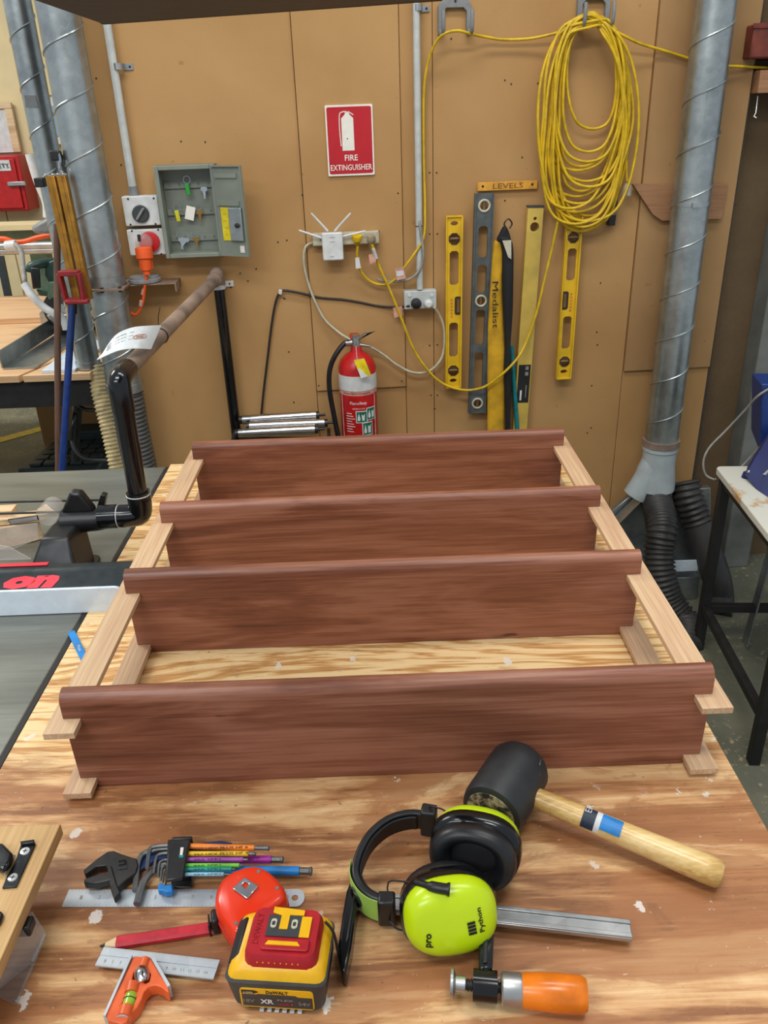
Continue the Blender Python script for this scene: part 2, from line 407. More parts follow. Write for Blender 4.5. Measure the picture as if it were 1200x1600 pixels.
def text(s, M, width, height, mat, parent, name='lettering', bold=0, depth=.0004):
    c = bpy.data.curves.new('t', 'FONT'); c.body = s; c.size = 1; c.extrude = 0; c.offset = bold; c.resolution_u = 2
    c.align_x = 'CENTER'; c.align_y = 'CENTER'
    to = bpy.data.objects.new('t', c); SC.collection.objects.link(to); dg = bpy.context.evaluated_depsgraph_get(); dg.update()
    me = bpy.data.meshes.new_from_object(to.evaluated_get(dg)); bpy.data.objects.remove(to)
    xs = [v.co.x for v in me.vertices]; ys = [v.co.y for v in me.vertices]
    x0, x1, y0, y1 = min(xs), max(xs), min(ys), max(ys)
    sx = width/(x1-x0); sy = height/(y1-y0)
    A = Matrix.Diagonal((sx, sy, 1, 1)) @ Matrix.Translation((-(x0+x1)/2, -(y0+y1)/2, 0))
    me.transform(RM[parent.name].inverted() @ M @ Matrix.Translation((0, 0, depth)) @ A)
    me.name = name; me.materials.clear(); me.materials.append(mat)
    o = bpy.data.objects.new(name, me); o.parent = parent; SC.collection.objects.link(o); return o
RX = Matrix.Rotation(pi/2, 4, 'X')
def wtextM(x, y, w, rot=0): return MW @ Matrix.Translation(WL(x, y, w)) @ RX @ Matrix.Rotation(rot, 4, 'Z')
def btextM(x, y, z, rot=0): return Matrix.Translation(B(x, y, z)) @ Matrix.Rotation(rot, 4, 'Z')
def smooth_pts(pts, n=8, closed=False):        # Catmull-Rom through 3-D points
    pts = [Vector(p) for p in pts]; out = []; N = len(pts)
    for i in range(N if closed else N-1):
        if closed: p0, p1, p2, p3 = pts[(i-1) % N], pts[i], pts[(i+1) % N], pts[(i+2) % N]
        else: p0, p1, p2, p3 = pts[max(i-1, 0)], pts[i], pts[i+1], pts[min(i+2, N-1)]
        for k in range(n):
            t = k/n; out.append(.5*((2*p1) + (-p0+p2)*t + (2*p0-5*p1+4*p2-p3)*t*t + (-p0+3*p1-3*p2+p3)*t**3))
    if not closed: out.append(pts[-1])
    return out
def rrect(x0, y0, x1, y1, r, n=5):
    out = []
    for cx, cy, a in ((x1-r, y1-r, 0), (x0+r, y1-r, 90), (x0+r, y0+r, 180), (x1-r, y0+r, 270)):
        for k in range(n+1):
            t = radians(a+90*k/n); out.append((cx+r*cos(t), cy+r*sin(t)))
    return out
def circ(cx, cy, r, n=16, sy=1): return [(cx+r*cos(2*pi*k/n), cy+sy*r*sin(2*pi*k/n)) for k in range(n)]
def ribbed(pts, r, amp, pitch, name, mat, parent, segs=18):     # corrugated hose along a path
    pts = [Vector(p) for p in pts]; L = [0]
    for a, b in zip(pts, pts[1:]): L.append(L[-1]+(b-a).length)
    n = int(L[-1]/pitch)*4; P_ = []; R_ = []; j = 0
    for i in range(n+1):
        d = L[-1]*i/n
        while j < len(L)-2 and L[j+1] < d: j += 1
        t = (d-L[j])/(L[j+1]-L[j]); P_.append(pts[j].lerp(pts[j+1], t)); R_.append(r + (0, amp, 0, -amp)[i % 4])
    m = MB(); m.tube(P_, R_, segs); return m.build(name, mat, parent, angle=180)
# ================================================================ SETTING
struct(MB().bx((-9, -2.5, -.1), (4.5, 9, 0)).build('floor', concrete))
fl = tag(MB().hull([Vector((B(0, 684, 0).x, B(0, 684, 0).y, .001)), Vector((B(75, 664, 0).x, B(75, 664, 0).y, .001)), Vector((B(75, 671, 0).x, B(75, 671, 0).y, .001)), Vector((B(0, 692, 0).x, B(0, 692, 0).y, .001))],
   [Vector((B(0, 684, 0).x, B(0, 684, 0).y, .003)), Vector((B(75, 664, 0).x, B(75, 664, 0).y, .003)), Vector((B(75, 671, 0).x, B(75, 671, 0).y, .003)), Vector((B(0, 692, 0).x, B(0, 692, 0).y, .003))]).build('trim_1', line_yellow), 'yellow painted line on the concrete floor', kind='structure')
UL = W(128, 225)[0]; U1 = W(495, 611)[0]; U2 = W(635, 604)[0]; U3 = W(678, 400)[0]; U4 = W(975, 580)[0]; U5 = W(1150, 300)[0]
ZB = W(600, 606)[1]; ZE = W(1040, 577)[1]
wall = struct(MB(MW).bx((UL, .026, 0), (U5, .1, 3.3)).build('wall_back', dark_steel))
def sheet(u0, u1, z0, z1, y0, y1, m=mdf):
    MB(MW).bx((u0+.001, y0, z0), (u1-.001, y1, z1)).build('panel', m, wall, bevel=.001)
sheet(UL, U1, .0, 3.3, .013, .026); sheet(U1, U2, 0, ZB, .013, .026); sheet(U1+.0, U2, ZB, 3.3, .004, .026)
sheet(U2, U3, 0, 3.3, .013, .026); sheet(U3, U4, 0, 3.3, .013, .026); sheet(U4, U5, 0, ZE, .013, .026); sheet(U4, U5, ZE, 3.3, .002, .026, mdf2)
m = MB(MW)
for x, y in [(672, 270), (683, 270), (672, 366), (684, 366), (672, 541), (684, 540), (674, 619), (684, 619), (680, 640), (790, 314), (592, 362), (448, 376), (451, 551), (434, 379), (459, 630), (445, 468), (443, 467), (472, 305), (622, 302), (498, 603), (628, 596), (935, 540), (940, 443), (934, 520), (926, 604), (919, 678), (925, 670), (842, 130), (800, 131), (817, 246), (790, 125), (1110, 564), (1152, 320), (1009, 330), (400, 421), (387, 440), (375, 428), (188, 258), (320, 222), (149, 122), (282, 221), (360, 450), (706, 60)]:
    p = WL(x, y); m.lathe([(.0028, 0), (.0028, .001), (.001, .0013)], (p.x, .0125 if not (495 < x < 635 and y < 606) else .004, p.z), (0, -1, 0), 8)
tag(m.build('screw_heads', dark_steel, wall), 'small dark screw heads and screw holes', kind='stuff')
# right-hand concrete wall that carries on behind the end of the sheets
struct(MB(MW).bx((U5-.05, .1, 0), (4.2, .25, 3.3)).build('wall_right', cwall))
struct(MB(MW).bx((U5+.001, .02, 0), (U5+.012, .1, 3.3)).build('trim_2', beam_dark))
ux = W(1186, 420, -.1)[0]
struct(MB(MW).bx((ux, .0, 0), (ux+.12, .1, 3.3)).build('trim_3', plain('grey_painted_column', (120, 122, 116), .6, 0, .15, 6), None, .004))
struct(MB(MW).bx((U5+.0, .07, 0), (ux, .1, .16)).build('baseboard_right', dark_steel))
# far cream wall of boards on the left
YF = 6.7
fw = struct(MB().bx((-8.5, YF+.02, 0), (1.5, YF+.12, 5.0)).build('wall_far', cream_wall))
for i in range(9):
    x0 = -6.4 + i*.72
    MB().bx((x0+.003, YF, .0), (x0+.717, YF+.02, 5.0)).build('panel', cream_wall, fw, .004)
p = D(100, 200, YF); q = D(122, 140, YF)
p = Vector((D(70, 200, YF).x+.52, 0, 0)); win = MB().bx((p.x-.55, YF-.05, 1.72), (p.x+.35, YF, q.z-.02)).build('window_1', white, None, .006); struct(win)
MB().bx((p.x-.49, YF-.06, 1.78), (p.x+.29, YF-.05, q.z-.10)).build('pane', glass_blue, win)
MB().bx((p.x-.60, YF-.07, q.z-.03), (p.x+.40, YF, q.z+.02)).build('window_head', cream_wall, win)
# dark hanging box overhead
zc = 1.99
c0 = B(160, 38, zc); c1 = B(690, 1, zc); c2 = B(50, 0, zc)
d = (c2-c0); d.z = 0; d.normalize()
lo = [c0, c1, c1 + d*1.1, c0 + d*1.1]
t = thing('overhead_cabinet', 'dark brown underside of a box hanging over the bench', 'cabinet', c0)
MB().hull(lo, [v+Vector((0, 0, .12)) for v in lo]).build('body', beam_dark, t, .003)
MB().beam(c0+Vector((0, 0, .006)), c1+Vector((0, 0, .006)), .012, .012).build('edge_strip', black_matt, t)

# ================================================================ BENCH
XL, XR, YB_, YN = -.638, .538, 2.317, .34
bench = thing('workbench', 'worn plywood workbench covered in paint drips and knife marks', 'workbench', (0, 1.33, 0))
MB().bx((XL, YN, .876), (XR, YB_, .9)).build('plywood_top', ply, bench, .0015)
for x in (XL+.05, XR-.09):
    for y in (YN+.06, YB_-.10):
        MB().bx((x-.04, y-.04, 0), (x+.04, y+.04, .876)).build('leg', pale_timber, bench, .002)
for y in (YN+.06, YB_-.1): MB().bx((XL+.05, y-.02, .77), (XR-.05, y+.02, .875)).build('rail', pale_timber, bench)
for x in (XL+.05, XR-.09): MB().bx((x-.02, YN+.1, .77), (x+.02, YB_-.14, .875)).build('rail', pale_timber, bench)
MB().bx((XL+.06, YN+.06, .25), (XR-.1, YB_-.1, .27)).build('shelf', pale_timber, bench)

# ---------------------------------------------------------------- glued-up ladder frame
fr = thing('shelving_unit', 'ladder-shaped shelf frame of four red-brown rails notched over pale stiles', 'shelf frame', (0, 1.5, .9))
YR = [.975, 1.333, 1.632, 2.005]; TK = .026; HH = .18; XE = .491
def rail_pts():
    R = [(XE, HH), (XE, .137), (.464, .137), (.464, .125), (XE-.001, .125), (XE-.003, .0185), (.462, .0185), (.462, .001)]
    return R + [(-x, z) for x, z in R[::-1]]
for i, y in enumerate(YR):
    m = MB().prism([(x, z+.9) for x, z in rail_pts()], y, y+TK, 'y')
    es = [e for e in m.bm.edges if all(v.co.z > 1.0795 for v in e.verts) and abs(e.verts[0].co.y-e.verts[1].co.y) < 1e-6 and e.verts[0].co.y < y+.001]
    bmesh.ops.bevel(m.bm, geom=es, offset=.017, segments=7, affect='EDGES', profile=.5)
    es = [e for e in m.bm.edges if all(v.co.z > 1.0795 for v in e.verts) and all(v.co.y > y+TK-.001 for v in e.verts)]
    bmesh.ops.bevel(m.bm, geom=es, offset=.006, segments=3, affect='EDGES', profile=.5)
    o = m.build('rail', rail_wood, fr, 0, 35)
for sx in (-1, 1):
    for z0, z1, nm in ((.1255, .1365, 'upper'), (.007, .018, 'lower')):
        xa, xb = sorted((sx*.4645, sx*.511)) if nm == 'upper' else sorted((sx*.4625, sx*.506))
        MB().bx((xa, .943, .9+z0), (xb, 2.075, .9+z1)).build('stile', stile_wood, fr, .0008)
# loose offcut laid behind each rail end, under the stiles
# blue flat pencil under the left stile
p0, p1 = B(112, 990), B(142, 1052)
t = thing('carpenter_pencil', 'bright blue flat marker poking out from under the left stile', 'pencil', p0)
MB().beam(p0+Vector((0, 0, .0035)), p1+Vector((0, 0, .0035)), .014, .006).build('body', cyan, t, .001)
dv = p1-p0; text('Pica', Matrix.Translation(p0.lerp(p1, .45)+Vector((0, 0, .0067))) @ Matrix.Rotation(atan2(dv.y, dv.x), 4, 'Z'), .022, .006, ink_white, t)

# ================================================================ TABLE SAW (left)
saw = thing('table_saw', 'cast iron table saw top joined to the left edge of the bench', 'table saw', (-1.2, 1.5, 0))
ys = 1.30
MB().bx((-2.3, .35, .862), (XL-.012, 2.30, .8985)).build('table_top', cast, saw, .003)
MB().bx((XL-.0115, .35, .85), (XL-.0005, 2.30, .899)).build('edge_strip', black_matt, saw, .002)
MB().bx((-2.1, .6, .05), (-.9, 2.05, .86)).build('cabinet', charcoal, saw, .01)
MB().bx((-2.1, .6, 0), (-.9, 2.05, .05)).build('base', black_matt, saw)
# rip fence running to the left
a0 = B(205, 905, .955)
fx = B(193, 918, .96).x
t = thing('rip_fence', 'black rip fence with red lettering and a white face across the saw table', 'fence', (fx-.5, 1.42, .9))
yf = B(193, 918, .94).y; y2 = B(205, 880, .975).y
zl = .9+.028
pF = B(195, 955, .9); pT = B(190, 918, .935)
# white face plate, leaning back, rounded end
def fq(x, y, z): return B(x, y, z)
face = [(-2.2, 0), (fx-.0, 0), (fx-.0, .001)]
Yf = pF.y
H1 = D(100, 921, pF.y).z-.9
zS = D(100, 892, pF.y+.05).z; zK = D(100, 881, pF.y+.075).z
pts = [(-2.2, .9), (pF.x, .9)] + [(pF.x+.004-.018+.018*cos(radians(a)), .9+H1-.018+.018*sin(radians(a))) for a in (0, 22, 45, 68, 90)] + [(-2.2, .9+H1)]
MB().prism(pts, Yf, Yf+.008, 'y').build('face_plate', fence_white, t, .0008)
xe = B(208, 905, .96).x
body = [(Yf+.0085, .9005), (Yf+.085, .9005), (Yf+.085, zK-.004), (Yf+.075, zK), (Yf+.065, zK-.002), (Yf+.055, zS+.002), (Yf+.047, zS-.004), (Yf+.0085, .9+H1-.004)]
MB().prism(body, -2.2, xe, 'x').build('body', fence_black, t, .003)
# sloped print plane
nr = Vector((0, -(.974-.945), (.058-.0085))).normalized()
ang = atan2((zS-.004)-(.9+H1-.004), .0385)
def fenceM(x, y): 
    q = B(x, y, .96); return Matrix.Translation(Vector((q.x, Yf+.033, .9597))) @ Matrix.Rotation(ang, 4, 'X')
q1 = B(0, 908, .97); q2 = B(94, 905, .97)
Mt = Matrix.Translation(Vector(((q1.x+q2.x)/2, Yf+.0275, (.9+H1+zS)/2-.0035))) @ Matrix.Rotation(ang, 4, 'X') @ Matrix(((1, .55, 0, 0), (0, 1, 0, 0), (0, 0, 1, 0), (0, 0, 0, 1)))
text('on', Mt, .116, .034, fence_red, t, bold=.075)
MB().bx((-2.2, Yf+.071, zK), (B(70, 880, .99).x, Yf+.084, zK+.0012)).build('red_stripe', fence_red, t)
# blade guard with dust outlet
g0 = B(118, 874, .9); 
t = thing('blade_guard', 'black blade guard with clear side shields and dust elbow on the saw table', 'guard', (g0.x, g0.y, .9))
E1 = D(222, 805, 1.75)
ez = E1.z
MB().tube([E1+Vector((-.06, 0, 0)), D(150, 812, 1.75), D(100, 815, 1.75)], [.025, .027, .03], 16).build('outlet', black, t)
MB().tube([E1+Vector((-.058, 0, 0)), E1+Vector((-.10, 0, -.001))], [.029, .029], 20).build('collar', black_gloss, t)
gx0, gx1 = D(52, 850, 1.66).x, D(128, 850, 1.66).x
MB().hull([Vector((gx0-.02, 1.6, .901)), Vector((gx1, 1.6, .901)), Vector((gx1, 1.72, .901)), Vector((gx0-.02, 1.72, .901))],
          [Vector((gx0+.02, 1.66, .995)), Vector((gx1-.03, 1.66, .995)), Vector((gx1-.03, 1.78, .995)), Vector((gx0+.02, 1.78, .995))]).build('housing', black, t, .006)
MB().prism([(v[0], v[1]) for v in rrect(gx0-.03, 1.585, gx1+.012, 1.735, .02)], .9005, .909).build('base_plate', black_gloss, t, .002)
for (xa, ya), (xb, yb) in (((-20, 785), (165, 781)), ((-20, 803), (165, 798))):
    MB().tube([D(xa, ya, 1.80), D(xb, yb, 1.80)], .003, 8).build('rod', dark_steel, t)
q = D(163, 790, 1.79); MB().hull([q+Vector((-.03, -.01, -.03)), q+Vector((-.01, -.01, -.035)), q+Vector((.012, -.01, .03)), q+Vector((.0, -.01, .034))], [q+Vector((-.03, .01, -.03)), q+Vector((-.01, .01, -.035)), q+Vector((.012, .01, .03)), q+Vector((.0, .01, .034))]).build('bracket', black, t, .002)
q = D(118, 790, 1.74); MB().hull([q+Vector((-.04, 0, -.02)), q+Vector((.04, 0, -.02)), q+Vector((.015, 0, .03)), q+Vector((-.008, 0, .034))], [q+Vector((-.04, .03, -.02)), q+Vector((.04, .03, -.02)), q+Vector((.015, .03, .03)), q+Vector((-.008, .03, .034))]).build('hood', black, t, .006)
q = D(78, 800, 1.75); MB().cyl(q+Vector((-.0, -.02, -.0)), q+Vector((-.0, .03, 0)), .026, .026, 24).build('clear_wheel', acrylic, t)
# clear shields
a = [D(-30, 830, 1.62), D(58, 818, 1.62), D(60, 842, 1.62), D(20, 858, 1.62), D(-30, 862, 1.62)]
MB().hull(a, [v+Vector((0, .004, 0)) for v in a]).build('clear_shield', acrylic, t)
a = [D(-30, 846, 1.56), D(15, 856, 1.56), D(48, 874, 1.56), D(-30, 876, 1.56)]
MB().hull(a, [v+Vector((0, .004, 0)) for v in a]).build('clear_shield', acrylic, t)
a = [D(12, 812, 1.70), D(58, 806, 1.70), D(60, 813, 1.70), D(16, 820, 1.70)]
MB().hull(a, [v+Vector((0, .004, 0)) for v in a]).build('warning_plate', black_matt, t)
for i, (y, wd) in enumerate(((.0035, .5),)): pass
MB().hull([v+Vector((.004, -.001, -.003)) for v in a[:1]]+[v+Vector((-.004, -.001, -.002)) for v in a[1:2]]+[v+Vector((-.004, -.001, .0015)) for v in a[2:3]]+[v+Vector((.004, -.001, .0015)) for v in a[3:]], [v+Vector((0, .0005, 0)) for v in a]).build('warning_print', ink_grey, t)
# timber offcuts lying on the saw beyond the guard
for i, (x0, y0, x1, y1, zz, mm, lb) in enumerate(((-40, 830, 58, 806, .955, pale_timber, 'pale timber offcut lying lowest behind the blade guard'), (-40, 812, 62, 802, .972, pale_timber, 'longer pale timber strip in the middle of the offcuts'), (-30, 796, 22, 793, .985, pale_timber, 'short pale timber strip on top of the offcuts by the saw guard'))):
    p0 = B(x0, y0, zz); p1 = B(x1, y1, zz); h = zz-.9 if i == 0 else .014
    q = MB().beam(p0-Vector((0, 0, h/2)), p1-Vector((0, 0, h/2)), .05 if i == 0 else .04, h).build('timber_offcut', mm, None, .001); tag(q, lb, 'offcut', 'timber offcuts on the table saw')
a = [B(58, 795, .99), B(72, 787, 1.0), B(88, 800, .99), B(60, 806, .985)]
tag(MB().hull([v-Vector((0, 0, .013)) for v in a], a).build('timber_offcut', pale_timber, None, .001), 'small pointed timber scrap beside the clear guard wheel', 'offcut', 'timber offcuts on the table saw')

# dust pipe: from the wall, forwards along, then down to the guard
K0 = WP(337, 436, .075)
K1 = D(185, 592, 1.75); K2 = E1
t = thing('dust_pipe', 'dusty black steel pipe from the wall down to the saw guard', 'pipe', K2)
MB().tube([K0+Vector((0, 0, .0)), K1+Vector((0, .03, 0))], .0195, 20).build('horizontal_pipe', dustpipe, t)
MB().tube(smooth_pts([K1+Vector((0, .075, .001)), K1+Vector((0, .03, 0)), K1+Vector((0, .006, -.006)), K1+Vector((0, 0, -.03)), K1+Vector((0, 0, -.075))], 4), .0245, 20).build('top_elbow', black_gloss, t)
KX = K1.copy(); KX.z = K2.z; KX.x = K2.x
MB().tube([K1+Vector((0, 0, -.05)), K2+Vector((0, 0, .05))], .0225, 20).build('down_pipe', black_gloss, t)
MB().tube(smooth_pts([K2+Vector((0, 0, .062)), K2+Vector((0, 0, .03)), K2+Vector((-.006, 0, .005)), K2+Vector((-.03, 0, 0)), K2+Vector((-.062, 0, 0))], 4), .0275, 20).build('bottom_elbow', black_gloss, t)
MB().torus(K2+Vector((0, 0, .055)), (0, 0, 1), .027, .0016, 24).build('glue_ring', white, t)
MB().torus(K2+Vector((-.055, 0, 0)), (1, 0, 0), .027, .0013, 24).build('glue_ring', white, t)
# black pipe clamped to the wall
V0 = WP(340, 432, .03); V1 = WP(372, 690, .03)
t = thing('wall_pipe', 'black pipe clamped upright on the brown wall left of the rollers', 'pipe', V1)
b0 = V0.copy(); b1 = Vector((V0.x, V0.y, WP(372, 700, .03).z))
MB().tube([b0+Vector((0, 0, .0)), b1-Vector((0, 0, .25))], .019, 18).build('pipe', black_gloss, t)
MB().tube(smooth_pts([K0+Vector((-.002, -.03, 0)), K0, b0+Vector((0, 0, .01)), b0+Vector((0, 0, -.03))], 4), .0245, 18).build('elbow', dustpipe, t)
sd = wthing('saddle_clip', 'white saddle clip holding the upright black pipe to the wall', 'clip', 346, 447)
c = WL(346, 447); m = MB(MW); cu, cz = W(341, 447, .03)
m.bx((cu+.02, .008, cz-.01), (cu+.05, .012, cz+.01)).bx((cu-.045, .008, cz-.01), (cu-.02, .012, cz+.01))
ar = [(cu+.0235*cos(a), -.03+.0235*sin(-a)) for a in [pi*k/10 for k in range(11)]]
m.hull([Vector((x, y, cz-.01)) for x, y in [(cu+.0235, .012)]+ar+[(cu-.0235, .012), (cu-.0205, .012)]+[(cu+.0205*cos(a), -.03-.0205*sin(a)) for a in [pi*k/10 for k in range(10, -1, -1)]]+[(cu+.0205, .012)]], [Vector((x, y, cz+.01)) for x, y in [(cu+.0235, .012)]+ar+[(cu-.0235, .012), (cu-.0205, .012)]+[(cu+.0205*cos(a), -.03-.0205*sin(a)) for a in [pi*k/10 for k in range(10, -1, -1)]]+[(cu+.0205, .012)]])
m.build('strap', white, sd); MB(MW).lathe([(.003, 0), (.003, .002)], (cu+.036, .008, cz), (0, -1, 0), 10).build('screw', dark_steel, sd)
# paper tied to the pipe
def onpipe(f): return K0.lerp(K1, f)
t = thing('paper_notice', 'curling white paper notice tied to the dusty pipe', 'paper', D(210, 535, 2.1))
TL, TR = D(160, 545, 2.0), D(252, 508, 2.15); 
n = 10; top = []; bot = []
tp = [(160, 552, 1.84), (180, 524, 1.87), (205, 512, 1.93), (230, 509, 2.0), (252, 508, 2.06)]
bt = [(151, 562, 1.82), (180, 549, 1.83), (198, 545, 1.84), (218, 544, 1.87), (236, 545, 1.95)]
tp = smooth_pts([D(*q) for q in tp], 4); bt = smooth_pts([D(*q) for q in bt], 4)
m = MB(); vs = []
for a_, b_ in zip(tp, bt):
    for dz in (0, -.0012): vs += [a_+Vector((0, 0, dz)), b_+Vector((0, 0, dz))]
fs = []
for i in range(len(tp)-1):
    k = 4*i; fs += [(k, k+4, k+5, k+1), (k+2, k+3, k+7, k+6), (k, k+2, k+6, k+4), (k+1, k+5, k+7, k+3)]
fs += [(0, 1, 3, 2), (4*len(tp)-4, 4*len(tp)-2, 4*len(tp)-1, 4*len(tp)-3)]
m._add(vs, fs); m.build('sheet', paper, t)
m = MB()
for f in (.25, .42, .58):     # faint printed lines across the sheet
    for i in range(2, 9):
        if i % 4 == 3: continue
        a_ = tp[i].lerp(bt[i], f)+Vector((0, 0, .0008)); b_ = tp[i+1].lerp(bt[i+1], f)+Vector((0, 0, .0008))
        m.beam(a_, b_, .0015, .0004)
m.build('printed_lines', ink_grey, t)
m = MB(); c_ = tp[11].lerp(bt[11], .5)+Vector((0, 0, .001)); ax = (tp[14]-tp[8]).normalized(); ay = (tp[11]-bt[11]).normalized()
m.tube([c_+ax*.03*cos(k*pi/10)+ay*.012*sin(k*pi/10) for k in range(20)], .0009, 4, True)
for k in (-1, 0, 1): m.tube([c_-ax*.015+ay*.004*k, c_+ax*.015+ay*.004*k], .0007, 4)
m.build('red_stamp', sticker_pink, t)
cp = onpipe(.63)
cz_ = D(243, 532, 2.12); f_ = (K0.y-2.12)/(K0.y-K1.y); cc = K0.lerp(K1, f_)
t = thing('cable_tie', 'black cable tie with a long tail holding the paper notice', 'cable tie', cc-Vector((0, 0, .024)))
MB().torus(cc, (0, 1, .1), .0207, .0015, 20).build('loop', black, t)
MB().tube(smooth_pts([cc+Vector((0, -.002, .024)), cc+Vector((.004, -.004, .05)), cc+Vector((.012, -.004, .075))], 4), .0012, 5).build('tail', black, t)
MB().box(cc+Vector((-.004, -.002, .0265)), (.008, .006, .006)).build('lock', black, t)
# ================================================================ DUCTS
def vert(px, py, w=None, Y=None, z=1.8):
    return (WP(px, py, w) if Y is None else D(px, py, Y))
def duct(p, z0, z1, r, label, pitch=.16, hand=1, loose=0):
    t = thing('spiral_duct', label, 'duct', (p.x, p.y, z0))
    MB().tube([(p.x, p.y, z0), (p.x, p.y, z1)], r, 36).build('pipe', galv, t)
    m = MB(); n = int((z1-z0)/pitch*28); pts = []
    for k in range(n+1):
        a = 2*pi*k/28*hand; pts.append((p.x+(r+.0006)*cos(a), p.y+(r+.0006)*sin(a), z0+(z1-z0)*k/n))
    m.tube(pts, .0034, 6, sq=1.0); m.build('spiral_seam', galv, t); return t
pB = WP(128, 225, .11); zB0 = D(205, 605, pB.y).z
dB = duct(pB, zB0, 2.75, .063, 'thick spiral duct in front of the brown wall, second from left')
MB().tube([(pB.x, pB.y, zB0-.01), (pB.x, pB.y, zB0+.02)], .066, 36).build('clamp_band', galv, dB)
zz = D(165, 435, pB.y).z
MB().tube([(pB.x, pB.y, zz+.012), (pB.x, pB.y, zz+.065)], .0645, 36).build('joint_band', galv, dB)
MB().tube([(pB.x, pB.y, zz-.09), (pB.x, pB.y, zz-.06)], .0642, 36).build('joint_band', galv, dB)
hb = thing('ribbed_hose', 'dark grey ribbed hose hanging below the thick left duct', 'hose', (pB.x, pB.y, zB0-.4))
ribbed(smooth_pts([(pB.x, pB.y, zB0-.0), (pB.x+.0, pB.y, zB0-.2), (pB.x+.01, pB.y, zB0-.42)], 6), .058, .0035, .016, 'hose', plain('dark_grey_ribbed', (86, 86, 84), .5, 0, .1), hb)
pA = D(46, 100, 3.45); zA0 = D(148, 570, 3.45).z
dA = duct(pA, zA0, 3.1, .049, 'spiral duct at far left, partly hidden by its neighbour')
q = D(46, 155, 3.45); MB().hull([D(38, 149, 3.398), D(55, 149, 3.398), D(60, 168, 3.398), D(40, 168, 3.398)], [v+Vector((0, .006, 0)) for v in (D(38, 149, 3.398), D(55, 149, 3.398), D(60, 168, 3.398), D(40, 168, 3.398))]).build('grey_patch', grey_pl, dA)
MB().tube([(pA.x, pA.y, zA0-.01), (pA.x, pA.y, zA0+.02)], .052, 30).build('clamp_band', galv, dA)
hc = thing('ribbed_hose', 'cream ribbed hose with dark grooves hanging at far left', 'hose', D(185, 730, 3.3))
ribbed(smooth_pts([D(149, 572, 3.45), D(160, 625, 3.4), D(172, 672, 3.36), D(188, 745, 3.3)], 8), .038, .004, .0165, 'hose', cream_hose, hc)
# bracket shelf that holds the duct, with a round blast gate blank
sb = wthing('steel_bracket', 'rusty steel angle bracket around the thick left duct', 'bracket', 200, 445)
zb = W(160, 446, .11)[1]; u0 = W(122, 448, .18)[0]; u1 = W(193, 444, .18)[0]; u2 = W(276, 436, .06)[0]
rust = plain('rusty_steel_plate', (150, 126, 108), .5, .3, .15, 14)
m = MB(MW); ub = W(128, 225)[0]
m.prism([(u0, -.19), (u1, -.19), (u1, .012), (u0, .012)], zb-.006, zb, 'z', holes=[circ(WL(128, 225, .11).x, -.11, .0665, 24)])
m.build('plate', rust, sb); MB(MW).bx((u0, -.192, zb), (u0+.004, .012, zb+.03)).build('flange', rust, sb)
MB(MW).bx((u1+.001, -.09, zb-.01), (u2, .012, zb-.006)).build('shelf_plate', rust, sb); MB(MW).bx((u2-.004, -.09, zb-.035), (u2, .012, zb-.01)).build('end_flange', rust, sb)
for x in (u0+.02, (u0+u1)/2, u1-.015): MB(MW).lathe([(.006, -.012), (.006, .004), (.003, .005)], (x, -.178, zb), (0, 0, 1), 8).build('bolt', dark_steel, sb)
bg = thing('gate_disc', 'round grey disc lying on the steel bracket below the orange plug', 'disc', None, M=MW @ Matrix.Translation(WL(226, 437, .045)))
cu = W(226, 437, .045)[0]
MB(MW).lathe([(.052, -.0055), (.056, -.003), (.056, .006), (.05, .009), (.05, .014), (.046, .016)], (cu, -.045, zb), (0, 0, 1), 32).build('disc', grey_pl, bg)
# right duct
pR = WP(1076, 345, .10); zR0 = D(1033, 690, pR.y).z
dR = duct(pR, zR0, 2.6, .0625, 'spiral duct in front of the right wall beside the yellow cable', .158)
zz = D(1062, 318, pR.y).z; MB().tube([(pR.x, pR.y, zz-.006), (pR.x, pR.y, zz+.006)], .0655, 36).build('clamp_band', galv, dR)
MB().box((pR.x-.005, pR.y-.068, zz), (.03, .012, .014)).build('clamp_screw', steel, dR)
# white Y fitting
t = thing('duct_y_fitting', 'dusty white plastic Y fitting below the right duct', 'fitting', (pR.x, pR.y, zR0-.25))
z1 = zR0; z2 = D(1028, 765, pR.y-.02).z
MB().lathe([(.067, 0), (.068, -.03), (.064, -.034), (.064, -.10), (.074, -.17), (.0745, z2-z1), (.071, z2-z1-.002)], (pR.x, pR.y, z1), (0, 0, 1), 32).build('body', pvc, t)
MB().tube(smooth_pts([(pR.x, pR.y, z1-.05), (pR.x-.035, pR.y+.0, z1-.15), tuple(D(993, 775, pR.y))], 5), [.055]*5+[.052]*6, 26).build('branch', pvc, t)
MB().tube([(pR.x, pR.y, z1-.012), (pR.x, pR.y, z1+.012)], .071, 32).build('dusty_tape', dustpipe, t)
# black flexible hose 1
t = thing('flexible_hose', 'black concertina hose curving down from the white Y fitting', 'hose', D(1050, 980, 2.7))
hp = [(pR.x, pR.y, z2+.01), (pR.x, pR.y-.01, z2-.03)] + [tuple(D(*q)) for q in ((1034, 820, 2.80), (1030, 860, 2.75), (1032, 900, 2.71), (1045, 940, 2.68), (1066, 968, 2.64), (1075, 985, 2.58), (1070, 1010, 2.5))]
rubber_b = plain('black_hose_rubber', (58, 56, 54), .5, 0, .25, 14)
ribbed(smooth_pts(hp, 8), .056, .006, .019, 'hose', rubber_b, t)
MB().tube([(pR.x, pR.y-.003, z2+.004), (pR.x, pR.y-.008, z2-.045)], .066, 30).build('cuff', dustpipe, t)
